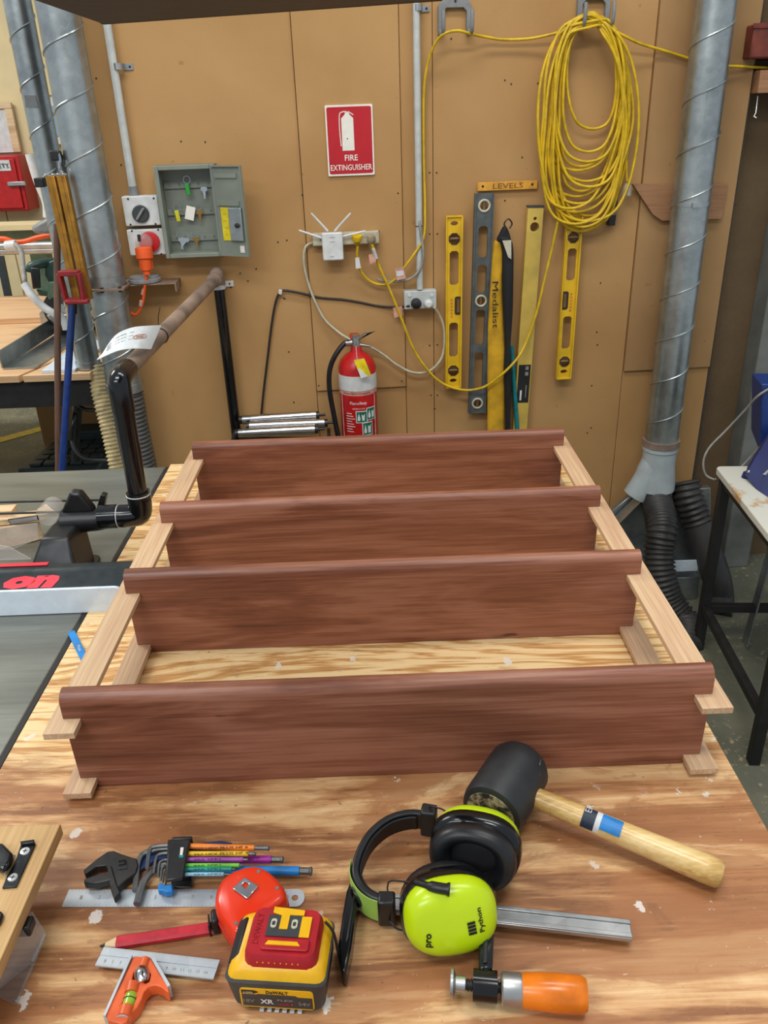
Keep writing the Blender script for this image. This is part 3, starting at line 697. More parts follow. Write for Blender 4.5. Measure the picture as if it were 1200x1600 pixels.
# second hose
t = thing('flexible_hose', 'second black hose slanting down behind the white-topped table', 'hose', D(1120, 930, 2.85))
hp = [tuple(D(*q)) for q in ((1070, 752, 2.96), (1076, 780, 2.93), (1090, 820, 2.9))]
ribbed(smooth_pts(hp, 8), .055, .007, .022, 'ribbed_end', rubber_b, t)
MB().tube(smooth_pts([tuple(D(*q)) for q in ((1090, 820, 2.9), (1105, 860, 2.85), (1120, 905, 2.8), (1124, 935, 2.78), (1120, 960, 2.72))], 6), .056, 24).build('smooth_end', rubber_b, t)
# galvanised hood by the floor
t = thing('dust_hood', 'grey galvanised sheet metal dust hood on the floor by the right wall', 'hood', B(1010, 930, 0))
yy = 2.965
a = [D(955, 800, yy), D(985, 775, yy), D(1110, 762, yy), D(1112, 885, yy), D(945, 905, yy)]
MB().hull([v+Vector((0, .0, 0)) for v in a], [v+Vector((0, .03, 0)) for v in a]).build('back_plate', galv, t, .002)
a = [D(958, 812, yy-.02), D(992, 778, yy-.02), D(1002, 784, yy-.06), D(966, 820, yy-.08)]
MB().hull(a, [v+Vector((0, .012, -.004)) for v in a]).build('folded_lip', galv, t)
b0 = D(1092, 930, yy-.15); b1 = D(960, 930, yy-.15)
MB().bx((b1.x, yy-.13, 0), (b0.x, yy, D(1000, 905, yy-.13).z)).build('base_box', galv, t, .003)
MB().bx((b0.x-.16, yy-.136, .14), (b0.x-.015, yy-.13, .19)).build('front_strip', fence_white, t, .001)
# ================================================================ WALL ITEMS
def conduit(x, y, zb_, zt, r, w, label):
    p = WL(x, y, w); t = thing('conduit', label, 'conduit', None, M=MW @ Matrix.Translation((p.x, -w, zb_)))
    MB(MW).tube([(p.x, -w, zb_), (p.x, -w, zt)], r, 18).build('pipe', lightgrey, t); return t, p
zi = W(215, 306, .03)[1]
cL, pL = conduit(185, 150, zi, 2.7, .0128, .02, 'light grey conduit running up from the rotary switch')
MB(MW).tube([(pL.x, -.02, zi), (pL.x, -.02, zi+.03)], .016, 18).build('coupling', grey_pl, cL)
def saddle(x, y, w, r, par):
    c = WL(x, y, w); m = MB(MW)
    m.bx((c.x+r-.002, .009, c.z-.009), (c.x+r+.028, .0125, c.z+.009))
    ar = [(c.x+(r+.002)*cos(a), -w-(r+.002)*sin(a)) for a in [pi*k/8 for k in range(9)]]; ai = [(c.x+r*cos(a), -w-r*sin(a)) for a in [pi*k/8 for k in range(8, -1, -1)]]
    pr = [(c.x+r+.002, .0125)]+ar+[(c.x-r-.002, .0125), (c.x-r, .0125)]+ai+[(c.x+r, .0125)]
    m.hull([Vector((a, b, c.z-.009)) for a, b in pr], [Vector((a, b, c.z+.009)) for a, b in pr]); o = m.build('saddle', steel, par)
    MB(MW).lathe([(.004, 0), (.0035, .002)], (c.x+r+.018, .009, c.z), (0, -1, 0), 8).build('screw', dark_steel, o)
saddle(184, 104, .02, .0135, cL)
zs = W(655, 452, .02)[1]
cC, pC = conduit(654, 300, zs, 2.7, .0115, .02, 'light grey conduit above the double socket')
saddle(653, 12, .02, .0125, cC)
MB(MW).torus((pC.x, -.02, W(656, 352)[1]), (0, 0, 1), .0125, .0012, 18).build('cable_tie', black, cC)
# generic front plate at the wall
def plate(x0, y0, x1, y1, w0, w1, name, mat, par, bev=.003, rr=.004):
    a = W(x0, y1, w1); b = W(x1, y0, w1); pts = rrect(a[0], a[1], b[0], b[1], rr, 3)
    return MB(MW).prism(pts, -w1, -w0, 'y').build(name, mat, par, bev)
# isolator and socket
t = wthing('rotary_switch', 'white rotary isolator switch with dark round knob above the orange plug', 'switch', 220, 355)
plate(197, 305, 245, 354, -.0125, .04, 'box', white, t)
c = WL(220, 334, .042); MB(MW).lathe([(.028, -.003), (.028, .006), (.025, .009)], (c.x, -.042, c.z), (0, -1, 0), 28).build('knob', charcoal, t)
MB(MW).box((c.x, -.054, c.z), (.008, .012, .046), Matrix.Rotation(radians(38), 3, 'Y')).build('knob_grip', grey_pl, t, .002)
for x, y in ((200, 311), (240, 310), (204, 351), (243, 350)): q = WL(x, y, .041); MB(MW).lathe([(.0035, 0), (.003, .0015)], (q.x, -.0402, q.z), (0, -1, 0), 8).build('screw', black, t)
t = wthing('outlet_socket', 'white industrial socket outlet with clear flap and red ring', 'socket', 228, 400)
plate(204, 357, 256, 400, -.0125, .04, 'box', white, t)
c = WL(232, 378, .045); MB(MW).lathe([(.034, 0), (.034, .012), (.028, .014)], (c.x+.004, -.04, c.z), (0, -1, 0), 28).build('red_ring', red, t)
MB(MW).lathe([(.03, 0), (.028, .022), (.018, .03)], (c.x-.012, -.05, c.z), (0, -1, 0), 24).build('clear_cap', acrylic, t)
MB(MW).box((c.x-.022, -.078, c.z+.018), (.01, .006, .022)).build('latch', black, t)
for x, y in ((206, 361), (247, 359), (252, 397)): q = WL(x, y, .041); MB(MW).lathe([(.0035, 0), (.003, .0015)], (q.x, -.0402, q.z), (0, -1, 0), 8).build('screw', black, t)
t = wthing('power_plug', 'bright orange plug and lead hanging from the industrial socket', 'plug', 226, 440, .08)
a = WP(224, 386, .085); 
MB().lathe([(.024, .0), (.0285, -.004), (.0285, -.036), (.022, -.04), (.018, -.075), (.013, -.078), (.012, -.09)], a, (0, 0.10, 1), 24).build('plug_body', orange, t)
m = MB()
for k in range(10): m.box(a+Vector((.0215*cos(k*.628), .0215*sin(k*.628), -.055)), (.003, .003, .03), Matrix.Rotation(k*.628, 3, 'Z'))
m.build('grip_ribs', orange, t)
pp = [a+Vector((0, -.008, -.088)), WP(226, 450, .09), WP(224, 468, .085), WP(219, 484, .08), WP(211, 492, .075), WP(200, 485, .06), WP(190, 470, .03)]
lead = MB().tube(smooth_pts(pp, 6), .005, 10).build('lead', orange, t)
for (x0, y0, x1, y1) in ((225, 452, 223, 460), (221, 470, 220, 478)): MB().tube([WP(x0, y0, .088), WP(x1, y1, .085)], .0068, 8).build('tag_band', sticker_pink, t)
# key cabinet
t = wthing('key_cabinet', 'grey-green steel key cabinet with its door open', 'cabinet', 300, 402)
w1 = .07
A = W(238, 258, w1); Bq = W(335, 258, w1); Cq = W(348, 400, w1); Dq = W(260, 405, w1)
u0, u1, z0, z1 = (A[0]+Dq[0])/2-.0, (Bq[0]+Cq[0])/2, (Cq[1]+Dq[1])/2, (A[1]+Bq[1])/2
MB(MW).bx((u0, .0, z0), (u1, .012, z1)).build('back', cab_grey, t)
for lo, hi, nm in (((u0, -w1, z0), (u0+.014, .0, z1), 'side'), ((u1-.014, -w1, z0), (u1, .0, z1), 'side'), ((u0+.014, -w1, z0), (u1-.014, .0, z0+.014), 'bottom'), ((u0+.014, -w1, z1-.014), (u1-.014, .0, z1), 'top')):
    MB(MW).bx(lo, hi).build(nm, cab_grey, t, .002)
for k in range(3):
    z = z1-.06-k*.085; s_ = MB(MW).bx((u0+.016, -.008, z-.014), (u1-.016, -.0, z+.006)).build('hook_strip', cab_grey, t)
    for j in range(5): MB(MW).tube([(u0+.035+j*.032, -.008, z), (u0+.035+j*.032, -.016, z-.003), (u0+.035+j*.032, -.018, z+.003)], .0012, 5).build('hook', steel, s_)
dr = []
e0, e1 = W(323, 265, w1), W(345, 400, w1)
hz0, hz1 = z0+.004, z1-.004
def ax_(u): return Vector((u1, -w1, 0))
da = radians(-26)                                     # door swung open past square
dw = .135
far = WP(368, 268, .12); far2 = WP(384, 402, .12)
Md = MW @ Matrix.Translation((u1-.004, -w1, 0)) @ Matrix.Rotation(radians(-30), 4, 'Z')
dw = .116
d_ = MB(Md).bx((0, -.004, hz0), (dw, 0, hz1)).build('door', cab_grey, t, .001)
for lo, hi in (((0, -.012, hz0), (dw, -.004, hz0+.004)), ((0, -.012, hz1-.004), (dw, -.004, hz1)), ((dw-.004, -.012, hz0+.004), (dw, -.004, hz1-.004))): MB(Md).bx(lo, hi).build('door_lip', cab_grey, d_)
for zz_ in (hz1-.03, hz1-.115): MB(Md).bx((.01, -.009, zz_-.008), (dw-.02, -.004, zz_+.006)).build('hook_strip', cab_grey, d_)
MB(Md).bx((.052, -.014, hz0+.05), (dw-.012, -.005, hz0+.155)).build('lock_plate', galv, d_, .002)
MB(Md).bx((.018, -.0065, hz0+.05), (.062, -.0042, hz0+.155)).build('yellow_sticker', sticker_yel, d_)
for k in range(4): MB(Md).bx((.024, -.0068, hz0+.068+k*.022), (.040, -.0065, hz0+.0692+k*.022)).build('printed_line', ink_grey, d_)
MB(Md).lathe([(.008, 0), (.008, .006), (.003, .008)], (dw-.03, -.014, hz0+.10), (0, -1, 0), 14).build('lock_barrel', dark_steel, d_)
MB(Md).bx((dw-.035, -.0055, hz0+.012), (dw-.018, -.0042, hz0+.034)).build('white_sticker', sign_white, d_)
# keys
def keyset(x, y, col, label, n=1, ring=True, tagc=None, kind='key'):
    c = WL(x, y, .03); r = thing('key_ring', label, 'keys', None, group='keys hanging in the cabinet', M=MW @ Matrix.Translation(c))
    if ring: MB(MW).torus((c.x, -.02, c.z), (0, 1, .0), .0115, .0012, 18).build('ring', chrome, r)
    zt_ = c.z-.0115
    if tagc: MB(MW).box((c.x-.004 if n else c.x, -.024, zt_-.019), (.014, .004, .036), Matrix.Rotation(radians(-6), 3, 'Y')).build('tag', tagc, r, .002)
    for k in range(n):
        R = Matrix.Rotation(radians(-8+18*k), 3, 'Y'); q = Vector((c.x+(.006 if tagc else -.002)+k*.008, -.017-.003*k, zt_-.006))
        MB(MW).lathe([(.0075, 0), (.0075, .0018)], q, (0, -1, 0), 12).build('key_bow', col, r)
        MB(MW).box(q+R @ Vector((0, -.001, -.018)), (.005, .0018, .026), R).build('key_blade', col, r)
brass = plain('brass', (168, 128, 70), .35, .8)
keyset(291, 281, steel, 'small key with a bright green tag at top of the key cabinet', 0, True, plain('green_tag', (50, 170, 60), .4))
keyset(316, 287, chrome, 'shiny metal key top right in the key cabinet', 2, False)
keyset(275, 323, steel, 'key with a yellow tag at the left of the key cabinet', 0, True, plain('yellow_tag', (206, 200, 40), .4))
keyset(309, 323, brass, 'brass key on a big ring with a white card tag', 2, True)
MB(MW).box(WL(297, 333, .022), (.03, .001, .044), Matrix.Rotation(radians(16), 3, 'Y')).build('card', sign_white, bpy.data.objects['key_ring.003'])
keyset(281, 367, chrome, 'bunch of silver keys at bottom left of the key cabinet', 4, True)
keyset(304, 366, brass, 'brass padlock key at bottom right of the key cabinet', 2, True)
# fire sign
t = wthing('fire_sign', 'red and white fire extinguisher sign on the brown wall', 'sign', 550, 277)
a = W(513, 276, .012); b = W(582, 162, .012); Ms = MW
MB(MW).prism(rrect(a[0]+.001, a[1], b[0], b[1], .004), -.003, .013 if 0 else .004, 'y').build('board', sign_white, t)
cu, cw = (a[0]+b[0])/2, (b[0]-a[0]); hh = b[1]-a[1]
MB(MW).prism(rrect(a[0]+.006, a[1]+.006, b[0]-.005, b[1]-.006, .006), -.0036, -.003, 'y').build('red_field', sign_red, t)
x_ = cu-.006; zb_ = a[1]+.078; hb_ = .115
sil = [(x_-.020, zb_), (x_+.020, zb_), (x_+.020, zb_+.098), (x_+.007, zb_+.110), (x_+.007, zb_+.117), (x_-.007, zb_+.117), (x_-.007, zb_+.110), (x_-.020, zb_+.098)]
MB(MW).prism(sil, -.0041, -.0036, 'y').build('extinguisher_symbol', sign_white, t)
MB(MW).tube(smooth_pts([(x_, -.0038, zb_+.117), (x_-.014, -.0038, zb_+.117), (x_-.025, -.0038, zb_+.108), (x_-.0265, -.0038, zb_+.06), (x_-.024, -.0038, zb_+.014)], 5), .0018, 6).build('hose_symbol', sign_white, t)
MB(MW).tube([(x_+.004, -.0038, zb_+.118), (x_+.021, -.0038, zb_+.107)], .0016, 6).build('lever_symbol', sign_white, t)
MB(MW).lathe([(.002, 0), (.002, .001)], (x_-.002, -.0041, zb_+.037), (0, -1, 0), 8).build('screw', dark_steel, t)
text('FIRE', MW @ Matrix.Translation((cu+.002, -.0037, a[1]+.056)) @ RX, .044, .018, sign_white, t, bold=.012)
text('EXTINGUISHER', MW @ Matrix.Translation((cu+.001, -.0037, a[1]+.026)) @ RX, cw-.018, .018, sign_white, t, bold=.008)
# LEVELS sign
t = wthing('levels_sign', 'yellow-orange hand lettered LEVELS strip above the spirit levels', 'sign', 794, 297)
a = W(747, 298, .012); b = W(841, 283, .012)
MB(MW).bx((a[0], -.002, (a[1]+b[1])/2-.014), (b[0], .004, (a[1]+b[1])/2+.014)).build('strip', yel_sign, t, .001)
text('LEVELS', MW @ Matrix.Translation(((a[0]+b[0])/2+.002, -.0021, (a[1]+b[1])/2)) @ RX, .105, .017, ink_brown, t)
for u_ in (a[0]+.018, b[0]-.018): MB(MW).lathe([(.0045, 0), (.003, .0015)], (u_, -.002, (a[1]+b[1])/2+.001), (0, -1, 0), 10).build('screw', dark_steel, t)
# spirit levels
def octo(cx, cy, r): return [(cx+r*cos(radians(22.5+45*k)), cy+r*sin(radians(22.5+45*k))) for k in range(8)]
def oct_slot(cx, z0, z1, r): 
    k = r*.45; return [(cx-r, z0+k), (cx-r+k, z0), (cx+r-k, z0), (cx+r, z0+k), (cx+r, z1-k), (cx+r-k, z1), (cx-r+k, z1), (cx-r, z1-k)]
def level(name, label, top, bot, wd, mat, kind, side=1):
    a = Vector((*W(*top, .02), 0)); b = Vector((*W(*bot, .02), 0)); d = a-b; L = d.length; an = atan2(-d.x, d.y)
    M = MW @ Matrix.Translation((b.x, -.018, b.y)) @ Matrix.Rotation(-an, 4, 'Y')
    t = thing(name, label, 'spirit level', None, group='levels hung on the wall', M=M)
    h = wd/2; D_ = .022
    if kind == 'I':
        holes = [oct_slot(0, L*.62, L*.86-.03, wd*.29), oct_slot(0, L*.16+.02, L*.40, wd*.29), octo(0, L-.075, wd*.37), octo(0, .066, wd*.37), circ(0, L-.023, .014, 10, .55), circ(0, .027, .014, 10, .55)]
        wb = MB(M).prism([(-h+.003, .002), (h-.003, .002), (h-.003, L-.002), (-h+.003, L-.002)], -.004, .004, 'y', holes).build('web', mat, t)
        for x in (-1, 1): MB(M).bx((x*h-(.002 if x > 0 else -.0)-.002, -.011, 0), (x*h+.002-(0 if x > 0 else -.0), .011, L)).build('flange', mat, t, .0008)
        for z in (0, L): MB(M).bx((-h, -.011, z-.002), (h, .011, z+.002)).build('end_rib', mat, t)
        for z in (L-.075, .066):
            v = MB(M).prism(octo(0, z, wd*.38), -.006, .006, 'y', [octo(0, z, wd*.30)]).build('vial_ring', lens_dark, t)
            MB(M).tube([(-wd*.28, 0, z), (wd*.28, 0, z)], .0055, 10).build('vial', plain('amber_vial', (120, 92, 60), .15), v)
        q = side*(h-.012); zc_ = L*.50
        MB(M).prism(rrect(q-.013, zc_-.033, q+.013, zc_+.033, .008), -.0055, .0055, 'y').build('centre_housing', lens_dark, t)
        MB(M).tube([(q, -.005, zc_-.024), (q, -.005, zc_+.024)], .006, 10).build('vial', plain('amber_vial', (120, 92, 60), .15), t)
        for k in range(6): MB(M).bx((-side*.008-.004, -.0046, L*.43+k*.012), (-side*.008+.004, -.004, L*.43+.008+k*.012)).build('worn_print', plain('orange_print', (214, 130, 40), .5), t)
    if kind == 'G':
        zs_ = [(.11, .24), (.27, .40), (.47, .62), (.66, .86)]
        holes = [oct_slot(0, L*f0, L*f1, wd*.27) for f0, f1 in ((.115, .30), (.335, .50), (.575, .70), (.73, .865))] + [circ(0, L-.04, wd*.3, 14), circ(0, L*.54, wd*.3, 14), circ(0, .04, wd*.3, 14)]
        MB(M).prism([(-h, 0), (h, 0), (h, L), (-h, L)], -.006, .006, 'y', holes).build('web', mat, t)
        for x in (-1, 1): MB(M).bx((x*h-.0025, -.012, 0), (x*h+.0025, .012, L)).build('flange', mat, t, .0008)
        for z in (L-.04, L*.54, .04):
            v = MB(M).torus((0, -.007, z), (0, 1, 0), wd*.30, .004, 22, 8).build('vial_ring', offwhite, t)
            MB(M).tube([(0, -.002, z-wd*.28), (0, -.002, z+wd*.28)], .006, 10).build('vial', plain('amber_vial', (120, 92, 60), .15), v)
    return t, M, L
level('spirit_level', 'yellow spirit level hanging furthest left, upright beside the double socket', (710, 338), (708, 605), .056, yel_level, 'I', 1)
level('spirit_level', 'long grey spirit level with three cream ringed vials', (757, 302), (745, 645), .062, grey_level, 'G')
level('spirit_level', 'yellow spirit level hanging below the coiled yellow cable', (898, 336), (880, 591), .055, yel_level, 'I', -1)
# alloy straight edge with black label
a = Vector((*W(837, 324, .02), 0)); b = Vector((*W(812, 670, .02), 0)); d = a-b; L = d.length+.12; an = atan2(-d.x, d.y); b = a - d.normalized()*L
M = MW @ Matrix.Translation((b.x, -.014, b.y)) @ Matrix.Rotation(-an, 4, 'Y')
t = thing('straight_edge', 'long worn yellow alloy straight edge with a black label', 'straight edge', None, M=M)
MB(M).prism([(-.028, 0), (.028, 0), (.028, L), (-.028, L)], -.012, .012, 'y', [circ(0, L-.065, .016, 16), circ(.0, L-.037, .006, 10)]).build('bar', yel_pale, t, .001)
MB(M).bx((-.029, -.014, L), (.029, .014, L+.006)).build('end_cap', charcoal, t)
for q_, (x, y) in (('screw', (835, 499)),): 
    p_ = WL(x, y, .03); MB(MW).lathe([(.004, 0), (.003, .002)], (p_.x, -.0262, p_.z), (0, -1, 0), 8).build(q_, dark_steel, t)
zc_ = (Vector((*W(822, 599, .02), 0))-b).dot(d.normalized())
MB(M).bx((-.022, -.0128, zc_-.075), (.024, -.0121, zc_+.075)).build('black_label', black_matt, t)
MB(M).bx((-.011, -.0131, zc_-.065), (-.004, -.0128, zc_-.025)).build('label_print', ink_white, t)
MB(M).bx((.010, -.0131, zc_-.055), (.013, -.0128, zc_-.005)).build('label_print', ink_grey, t)
for dz in (.04, .062): MB(M).bx((.004, -.0132, zc_+dz-.007), (.016, -.0128, zc_+dz+.007)).build('label_icon', ink_grey, t)
# bag
t = wthing('tool_bag', 'long narrow yellow and black fabric bag hanging by its black cord', 'bag', 783, 690, .03)
def wpath(lst, w): return [Vector(WL(x, y, w)) for x, y in lst]
def bag(rows, w0, name, mat):      # rows: (xl, xr, y)
    m = MB(MW); vs = []; K = 10
    for i, (xl, xr, y) in enumerate(rows):
        for k in range(K):
            a_ = 2*pi*k/K; f = .5-.5*cos(a_); x = xl+(xr-xl)*f
            p_ = WL(x, y, w0); vs.append(Vector((p_.x+.0015*sin(i*2.1+k), -w0-.022*sin(a_)*(.8+.2*sin(i*1.7+k)), p_.z)))
    fs = [tuple(range(K))[::-1], tuple(range(K*(len(rows)-1), K*len(rows)))]
    for i in range(len(rows)-1):
        for k in range(K): fs.append((i*K+k, i*K+(k+1) % K, (i+1)*K+(k+1) % K, (i+1)*K+k))
    m._add(vs, fs); o = m.build(name, mat, t, angle=180); s_ = o.modifiers.new('sub', 'SUBSURF'); s_.levels = 1; s_.render_levels = 2; return o
bag([(771, 785, 374), (770, 787, 384), (768, 786, 410), (766, 785, 440), (763, 786, 480), (761, 788, 520), (761, 791, 550), (760, 790, 590), (761, 789, 630), (760, 789, 670), (761, 789, 720), (761, 789, 800)], .034, 'yellow_side', yel_bag)
bag([(775, 798, 368), (782, 802, 380), (785, 803, 400), (784, 803, 440), (785, 802, 480), (788, 799, 520), (789, 797, 545), (786, 800, 570), (788, 799, 610), (790, 797, 660), (790, 800, 800)], .050, 'black_side', blk_bag)
bag([(786, 792, 352), (779, 797, 366), (774, 799, 374), (778, 800, 380)], .045, 'gathered_neck', blk_bag)
MB(MW).tube(smooth_pts(wpath([(790, 356), (788, 349), (794, 342), (800, 349), (796, 357)], .04), 5), .003, 6).build('cord_loop', black, t)
m = MB(MW); 
q0, q1 = WL(793, 376, .074), WL(797, 408, .074); MB(MW).hull([WL(785, 376, .074), WL(799, 375, .074), WL(799, 405, .074), WL(794, 402, .074)], [WL(785, 376, .070), WL(799, 375, .070), WL(799, 405, .070), WL(794, 402, .070)]).build('inner_lining', offwhite, t)
text('Medalist', wtextM(774, 477, .0575, -pi/2+radians(2)), .168, .022, ink, t)
tb = WL(800, 550, .012); t_ = WL(809, 680, .012)
q = MB(MW).tube([WL(799, 540, .03), WL(808, 668, .03), WL(813, 720, .03)], .0085, 12); tag(q.build('teal_tube', teal), 'teal plastic tube standing behind the fabric bag', 'tube')
# grey wall hooks
def hook(x, y, label):
    t = thing('wall_hook', label, 'hook', None, group='grey plastic cable hooks', M=MW @ Matrix.Translation(WL(x, y, 0)))
    c = WL(x, y, .01); u_, z_ = c.x, c.z
    out = [(u_-.055, z_-.055), (u_-.055, z_+.025), (u_-.03, z_+.05), (u_+.03, z_+.05), (u_+.052, z_+.025), (u_+.052, z_-.055), (u_+.036, z_-.055), (u_+.036, z_+.008), (u_+.026, z_+.018), (u_-.028, z_+.018), (u_-.038, z_+.008), (u_-.038, z_-.055)]
    MB(MW).prism(out, -.004, .0125, 'y').build('back_plate', grey_pl, t, .002)
    for s_ in (-.047, .044):
        MB(MW).tube(smooth_pts([(u_+s_, -.004, z_-.045), (u_+s_, -.03, z_-.058), (u_+s_, -.06, z_-.05), (u_+s_, -.068, z_-.02), (u_+s_, -.066, z_+.006)], 4), .0062, 8).build('prong', grey_pl, t)
    MB(MW).lathe([(.004, 0), (.003, .002)], (u_, -.0042, z_+.036), (0, -1, 0), 8).build('screw', dark_steel, t)
hook(712, 22, 'grey plastic wall hook carrying a single run of yellow cable')
hook(930, 10, 'grey plastic wall hook carrying the big coil of yellow cable')
# yellow extension cord
def WV(x, y, w): return WP(x, y, w)
t = wthing('extension_cord', 'long yellow extension cord coiled in a tall loop on the right hook', 'cord', 920, 370, .04)
rnd = random.Random(11); pts = []
N = 19
for i in range(N):
    yb = [205, 238, 254, 262, 285, 296, 310, 322, 330, 340, 345, 352, 358, 364, 348, 300, 336, 355, 270][i]; xl = [884, 880, 868, 872, 862, 866, 858, 864, 850, 860, 870, 848, 856, 862, 840, 874, 853, 866, 859][i]+rnd.uniform(-3, 3)
    xr = [960, 966, 974, 970, 978, 968, 974, 982, 972, 980, 968, 976, 970, 982, 998, 964, 984, 972, 979][i]+rnd.uniform(-2, 3)
    yt = 20+(i*7 % 13)*1.9; w_ = .028+.045*((i*5) % 15)/15; sk = rnd.uniform(-14, 14); xc = (xl+xr)/2+2; rx = (xr-xl)/2; yc = (yt+yb)/2; ry = (yb-yt)/2; loop = []
    for k in range(16):
        a_ = -pi/2 - 2*pi*k/16; c_, s_ = cos(a_), sin(a_); ex = .72 if s_ > 0 else .80
        fx = (1 if c_ > 0 else -1)*abs(c_)**ex
        xx = xc + rx*fx; yy = yc + ry*s_
        if s_ < -.2: f_ = min(1, (-s_-.2)/.8); xx = xx*(1-f_*.5)+928*f_*.5 if abs(c_) < .3 else xx
        if s_ > 0: xx += (sk-10)*s_; yy += -abs(sk)*.3*s_
        xx += 1.5*sin(1.1*i+k*.8)
        loop.append((xx, yy, w_+.006*sin(k*1.3+i*2)))
    pts += [WV(*q) for q in loop]
coil = MB().tube(smooth_pts(pts, 4), .0050, 7).build('coil', yel_cord, t, angle=180)
run = smooth_pts([WV(*q) for q in ((880, 48, .05), (868, 52, .03), (830, 60, .015), (790, 62, .012), (760, 58, .02), (736, 53, .05), (715, 48, .062), (694, 53, .06), (680, 68, .04), (668, 100, .02), (662, 150, .012), (662, 250, .01), (664, 320, .014), (662, 370, .03), (645, 400, .034), (632, 418, .03), (628, 430, .028))], 6)
MB().tube(run, .0046, 8).build('upper_run', yel_cord, t, angle=180)
MB().tube(smooth_pts([WV(*q) for q in ((945, 40, .05), (975, 56, .05), (1000, 68, .03), (1040, 80, .012), (1082, 93, .01), (1120, 102, .02), (1160, 104, .02), (1240, 108, -.06))], 6), .0046, 8).build('right_run', yel_cord, t, angle=180)
MB().tube(smooth_pts([WV(*q) for q in ((976, 120, .03), (978, 200, .03), (979, 262, .03), (980, 284, .03))], 6), .0046, 8).build('socket_tail', yel_cord, t, angle=180)
c = WP(980, 296, .035); MB().lathe([(.008, .02), (.014, .012), (.0165, 0), (.0165, -.02), (.012, -.024)], c, (0, 0, 1), 18).build('socket_end', acrylic, t)
MB().lathe([(.006, .02), (.011, .01), (.012, -.018)], c, (0, 0, 1), 18).build('socket_core', offwhite, t)
# second yellow lead from strip to levels
t = wthing('extension_cord', 'yellow lead drooping from the power strip across to the levels', 'cord', 700, 600, .04)
MB().tube(smooth_pts([WV(*q) for q in ((580, 376, .06), (585, 395, .05), (592, 415, .03), (610, 455, .03), (628, 500, .03), (646, 545, .03), (668, 578, .03), (690, 598, .035), (715, 608, .045), (740, 609, .05), (765, 600, .07), (800, 570, .085), (820, 540, .05), (838, 490, .04), (850, 440, .035), (862, 390, .035), (872, 345, .05))], 6), .0048, 8).build('lead', yel_cord, t, angle=180)
MB().lathe([(.012, .01), (.016, .0), (.016, -.012), (.010, -.02), (.007, -.04)], WP(580, 372, .055), (0, -.4, 1), 16).build('plug', plain('clear_brown_plug', (160, 146, 116), .3), t)
MB().tube([WV(583, 388, .056), WV(588, 404, .045)], .0062, 8).build('white_sleeve', white, t)
MB().hull([WV(576, 398, .05), WV(585, 395, .05), WV(588, 409, .05), WV(578, 413, .05)], [WV(576, 398, .048), WV(585, 395, .048), WV(588, 409, .048), WV(578, 413, .048)]).build('test_tag', sticker_pink, t)
t = wthing('extension_cord', 'short yellow lead with a moulded yellow plug in the power strip', 'cord', 600, 444, .04)
MB().tube(smooth_pts([WV(*q) for q in ((559, 385, .05), (558, 400, .045), (562, 420, .03), (575, 437, .022), (590, 444, .02), (606, 444, .02), (618, 436, .024), (628, 430, .03))], 6), .0046, 8).build('lead', yel_cord, t, angle=180)
MB().lathe([(.016, .012), (.019, .004), (.019, -.004), (.010, -.014), (.006, -.03)], WP(558, 372, .055), (0, -.5, 1), 18).build('plug', yel_cord, t)
MB().hull([WV(555, 403, .05), WV(561, 402, .05), WV(564, 419, .05), WV(556, 420, .05)], [WV(555, 403, .047), WV(561, 402, .047), WV(564, 419, .047), WV(556, 420, .047)]).build('test_tag', white, t)
MB().hull([WV(617, 419, .045), WV(631, 417, .045), WV(634, 435, .045), WV(620, 438, .045)], [WV(617, 419, .042), WV(631, 417, .042), WV(634, 435, .042), WV(620, 438, .042)]).build('test_tag', sticker_pink, t)
MB().hull([WV(619, 424, .046), WV(630, 422, .046), WV(631, 430, .046), WV(620, 432, .046)], [WV(619, 424, .045), WV(630, 422, .045), WV(631, 430, .045), WV(620, 432, .045)]).build('tag_label', white, t)
t = tag(MB().tube(smooth_pts([WV(*q) for q in ((590, 436, .02), (600, 439, .018), (617, 440, .02), (640, 436, .03), (654, 424, .036), (661, 405, .036), (660, 380, .036), (656, 352, .034), (653, 320, -.0))], 6), .0048, 8).build('grey_lead', grey_cord, None, angle=180), 'short grey lead looping in front of the centre conduit', 'cord')
# black cable from the socket across and down the wall
t = wthing('black_cable', 'thin black cable clipped across the wall and down to the rollers', 'cord', 420, 620, 0)
MB().tube(smooth_pts([WV(*q) for q in ((640, 478, .03), (618, 480, .01), (590, 478, .0), (560, 472, .0), (535, 468, .0), (500, 465, .0), (470, 458, .0), (446, 454, .0), (437, 457, .0), (430, 475, .0), (424, 510, .0), (418, 560, .0), (412, 610, .0), (408, 650, .0))], 6), .0042, 8).build('cable', dark_cord, t, angle=180)
MB(MW).box(WL(438, 456, .002), (.012, .012, .016), Matrix.Rotation(.2, 3, 'Y')).build('cable_clip', white, t, .001)
MB().hull([WV(614, 481, .03), WV(628, 478, .03), WV(629, 493, .03), WV(616, 497, .03)], [WV(614, 481, .028), WV(628, 478, .028), WV(629, 493, .028), WV(616, 497, .028)]).build('test_tag', sticker_pink, t)
MB().lathe([(.019, 0), (.019, .012), (.015, .022), (.006, .026)], WP(650, 474, .03), tuple(WN), 22).build('plug', black, t)
# double socket
t = wthing('outlet_socket', 'grey double socket plate at the foot of the centre conduit', 'socket', 657, 485)
plate(632, 453, 682, 484, -.0125, .028, 'plate', lightgrey, t)
for x in (640, 675): q = WL(x, 461, .03); MB(MW).lathe([(.0065, 0), (.0065, .003)], (q.x, -.028, q.z), (0, -1, 0), 12).build('rocker', white, t)
